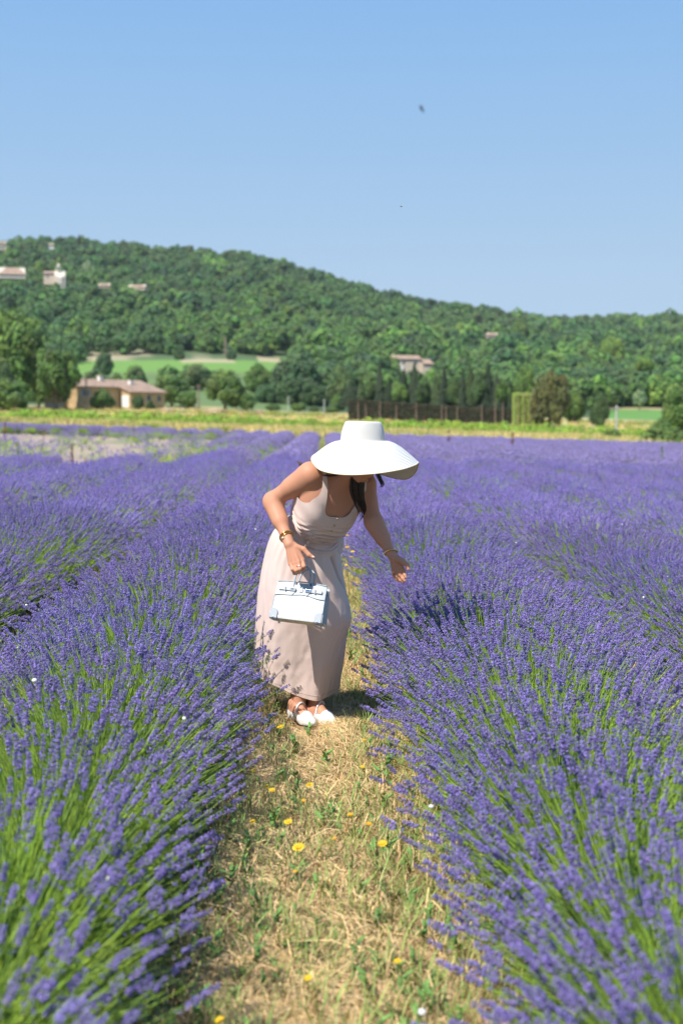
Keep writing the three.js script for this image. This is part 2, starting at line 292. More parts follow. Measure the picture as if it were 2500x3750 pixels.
// ---------------------------------------------------------------- path litter: straw, grass, weeds, yellow flowers
{
  const straw = [0, 1, 2].map(() => { const s = new Soup(); for (let k = 0; k < 12; k++) { const a = R(0, 6.28), l = R(.06, .19), h = R(.0, .03), o = V(R(-.06, .06), R(.002, .02), R(-.06, .06)), d = V(Math.cos(a), 0, Math.sin(a)), m = R(.75, 1.15), c = [.84 * m, .62 * m, .33 * m]; s.blade(o, o.clone().addScaledVector(d, l * .5).add(V(0, h, 0)), o.clone().addScaledVector(d, l).add(V(0, R(0, .03), 0)), R(.0006, .0013), c, V(-Math.sin(a), .3, Math.cos(a))); } return s.geo(); });
  const stand = [0, 1, 2].map(q => { const s = new Soup(); for (let k = 0; k < 9; k++) { const a = R(0, 6.28), l = R(.05, .15), o = V(R(-.03, .03), 0, R(-.03, .03)), d = V(Math.cos(a) * R(.1, .8), 1, Math.sin(a) * R(.1, .8)).normalize(), m = R(.75, 1.2), dryB = q === 2 ? rnd() < .7 : rnd() < .25, c = dryB ? [.66 * m, .52 * m, .27 * m] : [.24 * m, .34 * m, .09 * m]; s.blade(o, o.clone().addScaledVector(d, l * .6), o.clone().addScaledVector(d, l).add(V(Math.cos(a) * .02, -.01, Math.sin(a) * .02)), R(.0009, .0022), c, V(-Math.sin(a), 0, Math.cos(a))); } return s.geo(); });
  const leafy = [0, 1].map(() => { const s = new Soup(); for (let k = 0; k < 9; k++) { const a = R(0, 6.28), l = R(.02, .05), h = R(0, .09), o = V(0, h, 0), d = V(Math.cos(a), R(.3, .9), Math.sin(a)).normalize(), m = R(.8, 1.2); s.blade(o, o.clone().addScaledVector(d, l * .55), o.clone().addScaledVector(d, l), R(.004, .0075), [.15 * m, .29 * m, .07 * m], V(-Math.sin(a), 0, Math.cos(a))); } s.tube([V(0, 0, 0), V(.004, .06, 0), V(0, .11, .004)], .0012, [.16, .24, .07], 3); return s.geo(); });
  const shod = (x, z) => z < -6.74 && z > -7.42 && x > -.2 && x < .12, mat = VC(.9), S = [[], [], []], T = [[], [], []], W = [[], []], furrow = [[], [], []];
  for (let z = -.9; z > -100; z -= .05) {
    const d = -z, n = d < 13 ? 66 : d < 30 ? 16 : 5, sc = d < 13 ? 1 : d < 30 ? 1.6 : 3;
    for (let q = 0; q < n; q++) { const x = clamp(gauss() * .34 + .04, -.6, .7), g = fbm(x * 3 + 20, z * 1.6); if (rnd() < 1.15 * sstep(.22, .52, g) * (x < -.24 ? .4 : 1) + .12 && !shod(x, z)) S[Math.floor(R(0, 3))].push([V(x, ground(x, z) + .012, z + R(-.03, .03)), UPV, R(0, 6.28), sc * R(.8, 1.3) * (rnd() < .02 && z > -6 ? 1.6 : 1), (t => [t, t * R(.94, 1.02), t * R(.8, 1)])(R(.6, 1.15))]); }
    const n2 = d < 5.5 ? 42 : d < 13 ? 24 : d < 30 ? 7 : 4;
    for (let q = 0; q < n2; q++) { const x = R(-.72, .72), g = fbm(x * 2.2 + 70, z * .9 + 5), edge = Math.abs(x - .05) > .2 ? .26 : 0; if (g + edge + (d > 9 ? .2 : 0) + (d < 5.2 ? .14 : 0) > .44 || rnd() < .18) if (!shod(x, z)) T[Math.floor(R(0, 3))].push([V(x, ground(x, z) + .01, z), UPV, R(0, 6.28), sc * R(.6, 1.3), (t => [t * R(.9, 1.25), t, t])(R(.8, 1.2))]); if (rnd() < (d < 6 ? .26 : .18) && g > .38 && d < 30 && !shod(x, z)) W[Math.floor(R(0, 2))].push([V(x, ground(x, z), z), UPV, R(0, 6.28), sc * R(.5, 1.25), (t => [t, t, t])(R(.75, 1.2))]); }
    if (d > 3.5) for (const [s, xs] of [[-1, -1.71], [-1, -3.35], [-1, -4.99], [1, 1.68], [1, 3.28], [1, 4.88]]) for (let q = 0; q < 2; q++) if (rnd() < .7) { const x = xs + gauss() * .18; furrow[Math.floor(R(0, 3))].push([V(x, ground(x, z), z), UPV, R(0, 6.28), R(1.6, 3.2), (t => [t * 1.25, t * 1.1, t * .8])(R(.8, 1.3))]); }
  }
  straw.forEach((g, k) => tag(inst('straw_litter', g, mat, S[k]), 'loose dry straw lying flat on the path', 'straw', null, 'stuff'));
  stand.forEach((g, k) => { tag(inst('path_grass', g, mat, T[k]), 'short green and dry grass standing on the path', 'grass', null, 'stuff'); tag(inst('furrow_grass', g, mat, furrow[k]), 'yellow green grass in the furrows between lavender rows', 'grass', null, 'stuff'); });
  leafy.forEach((g, k) => tag(inst('path_weeds', g, mat, W[k]), 'small leafy green weeds scattered over the path', 'weeds', null, 'stuff'));
}
function yellowFlower(px, py, d, size0, hue, label, group, open = 1) { const size = size0 * 1.15;
  const top = at(px, py, d), g = V(top.x + R(-.03, .03), ground(top.x, top.z), top.z - R(0, .03)), t = thing('yellow_flower', label, 'flower', g, group);
  const rel = top.clone().sub(g), s = new Soup(); s.tube([V(0, 0, 0), rel.clone().multiplyScalar(.5).add(V(.008, 0, .004)), rel], [.0014, .0012, .001], [.17, .26, .07], 4);
  part('stem', s.geo(), VC(.8), t);
  const f = new Soup(), n = 13, tilt = V(R(-.25, .25), 1, R(.1, .5)).normalize(), q = new THREE.Quaternion().setFromUnitVectors(UPV, tilt);
  for (let ring = 0; ring < 2; ring++) for (let k = 0; k < n; k++) { const a = (k + ring * .5) / n * 6.2832, L = size * (ring ? .62 : 1), di = V(Math.cos(a), .22 + ring * .35, Math.sin(a)), c = ring ? [.72, .40, .01] : hue; const b0 = V(0, .001 + ring * .002, 0), m = rel.clone(); f.blade(b0.applyQuaternion(q).add(m), di.clone().multiplyScalar(L * .6).applyQuaternion(q).add(m), di.clone().multiplyScalar(L).applyQuaternion(q).add(m), L * .16, c, V(-Math.sin(a), 0, Math.cos(a)).applyQuaternion(q)); }
  part('blossom', f.geo(), VC(.7), t);
}
{
  const Y = [.80, .56, .012], O = [.75, .36, .012], dep = py => { let d = F * CAMH / (py - HZ); return d * (1 - .085); };
  const L = [[1028, 2663, .017, Y, 'yellow flower at left of the white shoes'], [1133, 2876, .016, Y, 'yellow flower in the middle of the path below the shoes'], [996, 2894, .013, Y, 'yellow flower low beside another, left edge of the path'], [928, 2822, .012, Y, 'yellow flower furthest left, under the lavender edge'], [979, 2880, .010, Y, 'small yellow flower on the left edge of the path'], [1055, 3010, .016, Y, 'yellow flower on a grassy tuft left of path middle'], [926, 3010, .012, Y, 'yellow flower in dry grass by the left lavender'], [1093, 3105, .021, Y, 'largest yellow flower, on the open straw'], [1224, 3072, .010, O, 'small orange flower in straw right of the largest yellow one'], [1400, 3091, .017, Y, 'yellow flower by the right lavender edge'], [1282, 2984, .011, O, 'orange flower right of path middle'], [1350, 3018, .012, O, 'orange flower near the right lavender'], [1326, 2808, .010, Y, 'yellow flower right of the path under lavender'], [1111, 2932, .009, O, 'tiny orange flower above a yellow one, path middle'], [1080, 3192, .009, O, 'tiny orange flower below the largest yellow one'], [1128, 3583, .011, Y, 'yellow flower in the near blurred grass'], [1455, 3521, .011, Y, 'yellow flower in near blurred grass, right side'], [1333, 2712, .012, O, 'orange flower right of the shoes'], [1404, 2706, .010, Y, 'pale yellow flower far right of the shoes'], [1198, 2661, .006, O, 'tiny orange flower before the toe of the right shoe'], [806, 3738, .013, Y, 'yellow flower at the bottom left in shade']];
  L.forEach(([px, py, s, c, lab]) => yellowFlower(px, py, dep(py), s, c, lab, 'yellow flowers on the path'));
  [[1250, 1957, 0], [1266, 1962, 1], [1242, 1966, 0], [1267, 2005, 1], [1287, 2021, 0], [1282, 2041, 1], [1264, 2070, 0], [1246, 2120, 1]].forEach(([px, py, o], k) => yellowFlower(px + 4, py, 8.6 + .2 * k, .014, o ? O : Y, `${['yellow', 'orange'][o]} flower in the tall weeds behind the dress, ${ORD[k]} from the top`, 'tall yellow flowers behind the dress'));
}
// ---------------------------------------------------------------- trees
function leafQuad(s, c, n, size, col, nn) {
  const a = Math.abs(n.y) < .9 ? V(0, 1, 0) : V(1, 0, 0), x = a.clone().cross(n).normalize(), y = n.clone().cross(x), f = R(0, 6.28), u = x.clone().multiplyScalar(Math.cos(f)).addScaledVector(y, Math.sin(f)), w = n.clone().cross(u), l = size * R(.7, 1.3), k = size * R(.45, .8);
  const i = [c.clone().addScaledVector(u, -l), c.clone().addScaledVector(w, -k).addScaledVector(n, size * .25), c.clone().addScaledVector(u, l), c.clone().addScaledVector(w, k).addScaledVector(n, size * .1)].map(p => s.v(p, col));
  s.t(i[0], i[1], i[2]); s.t(i[0], i[2], i[3]);
}
function leafNormal(out) { return out.clone().add(V(R(-.55, .55), R(-.4, .6), R(-.55, .55))).normalize(); }
const dirRnd = () => { const y = R(-1, 1), a = R(0, 6.2832), q = Math.sqrt(1 - y * y); return V(Math.cos(a) * q, y, Math.sin(a) * q); };
function broadCrown(clumps, leaves, size, flat = 1) { // fits in a ball of radius 1
  const s = new Soup();
  for (let k = 0; k < clumps; k++) {
    const d = dirRnd(); if (d.y < -.75) d.y *= -.5; const rad = R(.2, .36), c = d.multiplyScalar((1 - rad) * Math.pow(rnd(), .22) * R(.86, 1.06)); c.y *= flat; const tone = R(.72, 1.25), warm = R(.85, 1.25);
    for (let q = 0; q < leaves; q++) { const o = dirRnd(), p = c.clone().addScaledVector(o, rad * R(.72, 1.12)), m = tone * R(.75, 1.25); leafQuad(s, p, leafNormal(o), size, [.082 * m * warm, .160 * m, .042 * m], o.clone().multiplyScalar(.8).addScaledVector(dirRnd(), .5).normalize()); }
  }
  return s.geo();
}
function coneCrown(leaves, size, power = 1, ragged = .25) { // from y = -1 to 1, widest near the foot
  const s = new Soup();
  for (let q = 0; q < leaves; q++) { const t = Math.pow(rnd(), .75), y = 1 - 2 * t, a = R(0, 6.28), lay = 1 - ragged * .9 * noise2(t * 11 + 40, a * 2.2) - ragged * .6 * noise2(a * 3, t * 9), r = Math.pow(t, power) * lay * (t > .93 ? .8 : 1) * R(.75, 1.02), o = V(Math.cos(a), .35, Math.sin(a)).normalize(), m = R(.6, 1.3); leafQuad(s, V(Math.cos(a) * r, y, Math.sin(a) * r), leafNormal(o), size, [.046 * m, .080 * m, .034 * m], o); }
  return s.geo();
}
function columnCrown(leaves, size) { const s = new Soup(); for (let q = 0; q < leaves; q++) { const y = R(-1, 1), a = R(0, 6.28), r = Math.pow(Math.max(0, 1 - Math.pow(Math.abs(y + .15) / 1.15, 2.6)), .6) * R(.75, 1.05) * (1 - .2 * noise2(a * 2 + 5, y * 6)), o = V(Math.cos(a), .2, Math.sin(a)).normalize(), m = R(.6, 1.3); leafQuad(s, V(Math.cos(a) * r, y, Math.sin(a) * r), leafNormal(o), size, [.055 * m, .105 * m, .036 * m], o); } return s.geo(); }
const CROWN = { broad: [0, 1, 2, 3].map(() => broadCrown(58, 120, .075)), bush: [0, 1].map(() => broadCrown(30, 120, .085, .8)), cone: [coneCrown(3200, .085, .8), coneCrown(3200, .085, .9, .35)], column: [columnCrown(1500, .11)], pine: [broadCrown(26, 120, .085, .55), broadCrown(30, 110, .085, .5)] };
const trunkGeo = (() => { const s = new Soup(), c = [.16, .125, .095]; s.tube([V(0, 0, 0), V(.03, .35, .01), V(0, .75, 0), V(.03, 1, .02)], [.07, .05, .042, .022], c, 8); for (const [y, a, l] of [[.42, .4, .4], [.5, 2.3, .42], [.58, 4.2, .4], [.68, 1.4, .3], [.72, 5.4, .3]]) s.tube([V(.02, y, 0), V(Math.cos(a) * l * .5, y + .14, Math.sin(a) * l * .5), V(Math.cos(a) * l, y + .34, Math.sin(a) * l)], [.03, .02, .008], c, 5); return s.geo(); })();
const leafMats = {}, leafy = c => new THREE.MeshPhysicalMaterial({ vertexColors: true, roughness: .95, side: THREE.DoubleSide, transmission: .35, thickness: 0, color: new THREE.Color().setRGB(...c) });
const TINT = { deep: [.85, .92, .85], mid: [1.55, 1.5, 1.0], bright: [1.65, 1.55, 1.0], blue: [.85, 1.0, 1.15], olive: [1.55, 1.35, 1.5], grey: [1.9, 1.65, 2.4], lime: [2.3, 2.0, 1.0], rust: [1.7, 1.0, .95], silver: [3.6, 2.6, 4.6] };
const leafMat = t => leafMats[t] || (leafMats[t] = leafy(TINT[t]));
const barkMat = VC(.95), pick = { n: 0 };
function tree(name, type, px, top, base, width, d, tint, label, category = 'tree', crownFrom = .28, group) {
  const foot = G(px, d), up = at(px, top, d).y, low = base === null ? foot.y : Math.max(foot.y - 1.5, at(px, base, d).y - .0), h = Math.max(1, up - Math.min(foot.y, low));
  foot.y = up - h; const o = thing(name, label, category, foot, group);
  const w = width / 2 * d / F, list = CROWN[type], geo = list[pick.n++ % list.length];
  const tr = part('trunk', trunkGeo, barkMat, o); tr.scale.set(Math.min(w * 1.1, h * .6), h * .8, Math.min(w * 1.1, h * .6)); tr.rotation.y = R(0, 6);
  const ch = type === 'pine' || type === 'cone' || type === 'column' ? h * (1 - crownFrom) / 2 : h * (1.14 - crownFrom) / 2, cr = part('crown', geo, leafMat(tint), o); cr.scale.set(w, ch, w * R(.8, 1)); cr.position.y = h - ch * .98; cr.rotation.y = R(0, 6);
  return o;
}
// near the farmhouse, left
tree('plane_tree', 'broad', 55, 1118, 1490, 265, 224, 'bright', 'tallest broad green tree at the left edge', 'tree', .1);
tree('plane_tree', 'broad', 212, 1240, 1488, 205, 218, 'mid', 'rounded green tree left of the stone farmhouse', 'tree', .14);
tree('olive_tree', 'broad', 18, 1308, 1470, 125, 214, 'olive', 'greyish green tree below the tallest tree at the left edge', 'tree', .1);
tree('round_bush', 'bush', 40, 1372, 1496, 200, 205, 'bright', 'large bright green bush at the left edge beside the vines', 'bush', .02);
tree('leafy_tree', 'broad', 150, 1330, 1490, 130, 236, 'mid', 'green tree filling the gap under two tall trees', 'tree', .05);
tree('garden_bush', 'bush', 383, 1416, 1488, 118, 222, 'mid', 'broad green bush before the farmhouse left wing', 'bush', .02);
tree('garden_bush', 'bush', 511, 1437, 1490, 46, 221, 'deep', 'small upright bush against the farmhouse front wall', 'bush', .02);
tree('garden_bush', 'bush', 556, 1459, 1490, 38, 221, 'deep', 'smallest bush against the farmhouse front wall', 'bush', .02);
tree('leafy_tree', 'broad', 632, 1366, 1490, 190, 248, 'mid', 'green tree just right of the farmhouse', 'tree', .06);
tree('leafy_tree', 'broad', 690, 1420, 1490, 90, 240, 'mid', 'low tree between farmhouse tree and bright round tree', 'tree', .03);
tree('leafy_tree', 'broad', 826, 1352, 1494, 190, 238, 'bright', 'bright green rounded tree behind the vines', 'tree', .05);
tree('leafy_tree', 'bush', 905, 1430, 1500, 80, 236, 'mid', 'low bush at the right foot of the bright rounded tree', 'bush', .02);
// around the upper meadow
tree('round_tree', 'broad', 386, 1285, 1385, 82, 400, 'blue', 'bluish tree standing on the left of the upper meadow', 'tree', .04);
tree('round_tree', 'bush', 350, 1345, 1400, 110, 330, 'olive', 'grey green bush behind the farmhouse roof, left', 'bush', .02);
tree('round_tree', 'bush', 432, 1352, 1400, 60, 330, 'mid', 'small green bush behind the farmhouse roof, between two greyer ones', 'bush', .02);
tree('round_tree', 'broad', 508, 1338, 1400, 100, 335, 'olive', 'soft grey green tree behind the farmhouse chimneys', 'tree', .03);
tree('round_tree', 'broad', 661, 1276, 1322, 48, 520, 'deep', 'lone round tree on the sandy track above the meadow', 'tree', .03);
tree('round_tree', 'broad', 850, 1275, 1322, 46, 520, 'blue', 'round dark tree beside the tall brown pole', 'tree', .03);
tree('round_tree', 'broad', 720, 1330, 1400, 130, 345, 'olive', 'pale tree in the middle below the upper meadow', 'tree', .03);
tree('round_tree', 'broad', 945, 1330, 1420, 110, 345, 'mid', 'leafy tree above the bright rounded tree', 'tree', .03);
[[790, 1228, 22], [866, 1222, 20], [938, 1215, 22], [1078, 1222, 22], [1140, 1225, 20], [1000, 1232, 16]].forEach(([px, top, w], k) => tree('cypress_tree', 'column', px, top, 1305, w, 575, 'deep', `narrow dark cypress above the upper meadow, ${ORD[k]} from the left`.replace('fifth from the left', 'rightmost of the row').replace('sixth from the left', 'shortest of the row').replace('fourth from the left', 'last but one on the right'), 'cypress', .02, 'cypresses above the meadow'));
// centre
tree('broad_tree', 'broad', 1085, 1290, 1500, 250, 330, 'blue', 'large dark bluish tree in the centre behind the meadow end', 'tree', .06);
tree('broad_tree', 'broad', 1060, 1372, 1500, 160, 290, 'blue', 'dark tree standing before the large bluish one', 'tree', .04);
tree('broad_tree', 'broad', 1150, 1395, 1505, 140, 285, 'deep', 'dark round tree left of the pale willow', 'tree', .04);
tree('broad_tree', 'broad', 975, 1390, 1500, 100, 290, 'blue', 'small dark tree right of the bright rounded tree', 'tree', .04);
tree('willow_tree', 'broad', 1250, 1338, 1500, 135, 268, 'olive', 'pale olive green tree left of the conifer hedge', 'tree', .05);
tree('willow_tree', 'bush', 1235, 1438, 1510, 80, 250, 'bright', 'bright low tree at the foot of the pale olive tree', 'bush', .02);
tree('round_bush', 'bush', 1095, 1470, 1505, 66, 240, 'mid', 'rounded green bush right of the slim bare pole', 'bush', .02);
tree('round_bush', 'bush', 1000, 1475, 1502, 70, 240, 'mid', 'rounded green bush left of the slim bare pole', 'bush', .02);
tree('round_bush', 'bush', 1210, 1487, 1515, 70, 238, 'mid', 'low dark bush at the left end of the hedge', 'bush', .02);
tree('round_bush', 'bush', 1150, 1484, 1508, 50, 242, 'olive', 'low grey bush between white post and green bush', 'bush', .02);
// right
tree('poplar_tree', 'broad', 1915, 1330, 1520, 110, 196, 'mid', 'tall leafy tree rising over the bright green hedge end', 'tree', .05);
tree('rusty_conifer', 'broad', 2012, 1322, 1540, 165, 188, 'rust', 'brownish green ragged conifer right of the bright hedge', 'conifer', .0);
tree('leafy_tree', 'broad', 2100, 1425, 1540, 110, 215, 'mid', 'low leafy tree right of the brownish conifer', 'tree', .03);
tree('round_tree', 'broad', 2193, 1440, 1550, 92, 190, 'deep', 'dark egg shaped tree left of the small meadow', 'tree', .03);
tree('oak_tree', 'broad', 2150, 1350, 1470, 170, 380, 'blue', 'dark broad tree behind the egg shaped tree', 'tree', .03);
tree('oak_tree', 'broad', 2265, 1335, 1470, 190, 385, 'deep', 'wide dark tree above the small right meadow', 'tree', .06);
tree('stone_pine', 'pine', 2356, 1292, 1420, 66, 400, 'lime', 'yellowish stone pine with bare trunk on the right', 'pine', .45);
tree('oak_tree', 'broad', 2420, 1345, 1460, 90, 380, 'blue', 'bluish tree right of the yellowish stone pine', 'tree', .03);
tree('leafy_tree', 'broad', 2485, 1395, 1570, 180, 150, 'bright', 'bright leafy tree at the right edge', 'tree', .04);
tree('leafy_tree', 'bush', 2420, 1525, 1580, 110, 140, 'mid', 'low bush at the foot of the right edge tree', 'bush', .02);
tree('front_bush', 'bush', 2420, 1548, 1635, 190, 108, 'bright', 'large bright bush at the right end of the lavender field', 'bush', .0);
tree('front_bush', 'bush', 2510, 1565, 1640, 120, 106, 'bright', 'bright bush cut by the right edge beside the lavender', 'bush', .0);
tree('front_bush', 'bush', 2240, 1562, 1612, 80, 125, 'mid', 'small bush in dry grass left of the large bright bush', 'bush', .0);
tree('silver_tree', 'bush', 2340, 1418, 1450, 60, 330, 'silver', 'small silvery olive tree by the earthen bank', 'tree', .1);
tree('round_bush', 'bush', 1452, 1343, 1400, 84, 452, 'mid', 'green bush before the left front of the pale house', 'bush', .0);
tree('round_bush', 'bush', 1515, 1348, 1400, 80, 450, 'deep', 'darker green bush before the middle of the pale house', 'bush', .0);
tree('round_bush', 'bush', 1576, 1346, 1400, 76, 448, 'mid', 'green bush before the right wing of the pale house', 'bush', .0);
// single trees of the hillside that stand out
[[302, 862, 60, 1010, 'deep', 'cone', 'dark pointed tree highest on the left skyline'], [1826, 1118, 54, 1040, 'deep', 'pine', 'round topped pine standing out on the right skyline'], [2022, 1152, 52, 1040, 'blue', 'pine', 'dark round tree on the skyline right of the round topped pine'], [1410, 1060, 44, 1030, 'blue', 'pine', 'dark crown on the skyline above the hat'], [1556, 1098, 40, 1030, 'blue', 'pine', 'small dark crown on the falling skyline'], [870, 925, 95, 1020, 'deep', 'broad', 'wide pine mass on the skyline in the middle'], [335, 952, 56, 880, 'silver', 'broad', 'pale silvery tree above the chapel'], [320, 988, 50, 850, 'grey', 'cone', 'blue grey cedar right of the chapel'], [148, 1000, 42, 840, 'bright', 'broad', 'light green tree left of the chapel'], [160, 952, 50, 880, 'lime', 'broad', 'yellow green tree above and left of the chapel'], [230, 942, 44, 890, 'lime', 'broad', 'yellow green tree behind the chapel tower'], [360, 1004, 36, 840, 'bright', 'broad', 'small bright tree beside the grey cedar'], [515, 1000, 44, 840, 'grey', 'cone', 'pale pointed tree above the ochre wall'], [610, 975, 50, 860, 'grey', 'cone', 'blue grey fir in the middle of the hillside'], [1440, 1165, 74, 760, 'lime', 'pine', 'broad yellowish pine on the slope above the hat'], [1080, 1085, 60, 860, 'deep', 'broad', 'dark tree on the slope left of the hat'], [1395, 1235, 50, 600, 'grey', 'cone', 'grey cedar left of the pale house'], [1620, 1250, 60, 620, 'grey', 'cone', 'grey green cedar right of the pale house'], [1510, 1245, 30, 640, 'grey', 'cone', 'slim grey fir above the pale house'], [2235, 1225, 110, 620, 'lime', 'broad', 'yellow green pine on the right slope'], [2110, 1280, 56, 600, 'lime', 'broad', 'small yellow green crown on the right slope'], [1900, 1165, 100, 800, 'bright', 'broad', 'light green tree below the right skyline'], [1095, 1165, 44, 700, 'lime', 'pine', 'yellowish pine in the middle of the slope']].forEach(([px, top, w, d, tint, type, label]) => tree('hillside_tree', type, px, top, null, w, d, tint, label, 'tree', .05));
// the wood on the hillside reads as one mass
{
  const protos = [broadCrown(15, 46, .15), broadCrown(13, 50, .16, .9), broadCrown(17, 42, .14)], mat = leafy([1.22, 1.3, 1.2]), L = [[], [], []];
  for (let d = 300; d < 1180; d *= 1 + 6.4 / d) {
    const w = 3400 / F * d;
    for (let k = 0; k < w / 5.6; k++) {
      const u = R(-450, 2950), x = (u - VX) / F * d, zz = -d + R(-3, 3), gy = ground(x, zz), y = HZ - (gy - CAMH) * F / d;
      if (d < 455 && u < 1080 && (d < 345 || d > 372 || u < 285 || rnd() < .5)) continue;
      if (d < 345 && u > 2180 ) continue;
      if (d < 345 && u < 1300) continue; if (d < 300 || (d < 330 && u < 1900)) continue;
      if (d > 430 && d < 600 && u > 285 && u < 1090) { if (y > 1306 || rnd() < .35) continue; }
      if (d > 340 && d < 520 && u > 1422 - (480 - d) * .22 && u < 1604 + (480 - d) * .30) continue;
      if (d < 790 && ((d > 763 && u > 10 && u < 112) || (d > 759 && u > 172 && u < 256) || (d > 753 && ((u > 366 && u < 416) || (u > 470 && u < 550)))) && d > 745 && rnd() < .93) continue;
      const f = fbm(x * .012 + 30, d * .012), f2 = fbm(x * .03, d * .03 + 60), upper = sstep(600, 900, d);
      const h = lerp(4.4, 7.8, Math.pow(rnd(), 1.4)) * (rnd() < (d > 930 ? .3 : .13) && d > 520 ? 1.55 : 1) * (d < 373 && u < 1080 ? .62 : 1) * lerp(.8, 1.15, f2), wd = h * R(.62, .86);
      let c = [0, 1, 2].map(k => lerp([.70, .84, .84][k], [1.12, 1.08, .82][k], sstep(.36, .62, f))); const tn = R(.72, 1.3); if (rnd() < .12) c = [1.7, 1.5, 1.0]; else if (rnd() < .10) c = [.55, .68, .8]; if (upper > .5 && rnd() < .25) c = [.95, .80, .85];
      L[Math.floor(R(0, 3))].push([V(x, gy + h * .52, zz), UPV, R(0, 6.28), [wd, h * .72, wd], c.map(q => q * tn)]);
    }
  }
  protos.forEach((g, k) => tag(inst('hillside_wood', g, mat, L[k]), 'dense green wood covering the hillside', 'wood', null, 'stuff'));
}
// ---------------------------------------------------------------- hedge of clipped conifers with bare trunks
{
  const d = 200, a = G(1275, d), o = thing('conifer_hedge', 'dark clipped conifer hedge with bare trunks and pointed tops', 'hedge', a);
  const end = G(1872, d - 6), dir = end.clone().sub(a), len = dir.length(); dir.normalize();
  const s = new Soup(), wood = [.24, .17, .125];
  const top = x => lerp(a.y, end.y, x / len) - a.y;
  const wallH = u => at(u, 1440 + (u - 1290) * .012, d).y;
  const n = 26000 / 2;
  for (let k = 0; k < n; k++) { const t = rnd(), p = dir.clone().multiplyScalar(t * len), hy = lerp(3.0, 2.75, t), m = R(.5, 1.15), brown = rnd() < .42; const q = p.add(V(R(-.1, .1), top(t * len) + R(0, hy), R(-.05, .55))); leafQuad(s, q, leafNormal(V(.25, .3, 1).normalize()), .16, brown ? [.075 * m, .052 * m, .03 * m] : [.036 * m, .050 * m, .02 * m], V(.3, .3, .9).normalize()); }
  part('clipped_face', s.geo(), VC(.95), o);
  [1312, 1340, 1393, 1452, 1527, 1620, 1634, 1676, 1764, 1812, 1838].forEach((px, k) => { const t = clamp((px - 1275) / (1872 - 1275), 0, 1), p = dir.clone().multiplyScalar(t * len), q = new Soup(), h = R(2.2, 3.2); q.tube([V(0, 0, 0), V(R(-.05, .05), h * .5, 0), V(R(-.08, .08), h, 0)], [.09, .075, .06], wood, 6); const m = part('trunk', q.geo(), barkMat, o); m.position.set(p.x, top(t * len), p.z + .75); });
  [[1285, 1405, 70], [1322, 1395, 60], [1360, 1400, 60], [1393, 1330, 64], [1430, 1400, 60], [1462, 1390, 62], [1485, 1365, 50], [1522, 1345, 66], [1560, 1400, 60], [1600, 1395, 62], [1632, 1360, 58], [1665, 1390, 60], [1700, 1372, 58], [1726, 1350, 62], [1760, 1360, 60], [1792, 1352, 62], [1822, 1380, 60], [1850, 1390, 56], [1866, 1398, 40]].forEach(([px, ty, w], k) => { const t = clamp((px - 1275) / (1872 - 1275), 0, 1), p = dir.clone().multiplyScalar(t * len), base = top(t * len) + 2.2, h = at(px, ty, d).y - a.y - base, m = part('conifer_top', k % 3 == 2 ? CROWN.broad[k % 4] : CROWN.cone[k % 2], leafMat(k % 4 == 1 ? 'mid' : 'deep'), o); m.scale.set(w * .85 * d / F, h * .58, w * .5 * d / F); m.position.set(p.x, base + h * .5, p.z - 1.5); m.rotation.y = k * 1.7; });
}
{ // bright end of the hedge
  const d = 192, a = G(1878, d), o = thing('clipped_hedge', 'bright yellow green clipped hedge beside the dark conifer hedge', 'hedge', a), s = new Soup(), W = 90 * d / F, H = at(1900, 1440, d).y - a.y;
  for (let k = 0; k < 6000; k++) { const m = R(.7, 1.25), c = rnd() < .16 ? [.36 * m, .32 * m, .13 * m] : [.24 * m, .34 * m, .06 * m]; leafQuad(s, V(R(0, W), R(0, H), R(-1.2, 0)), leafNormal(V(-.3, .3, .9).normalize()), .13, c, V(-.3, .4, .86).normalize()); }
  part('leafy_face', s.geo(), VC(.9), o);
  for (let k = 0; k < 4; k++) { const q = new Soup(); q.tube([V(0, 0, 0), V(.03, H * .5, 0), V(0, H * .95, 0)], [.07, .06, .05], [.33, .24, .13], 6); const m = part('trunk', q.geo(), barkMat, o); m.position.set(W * (.2 + .24 * k), 0, .1); }
}
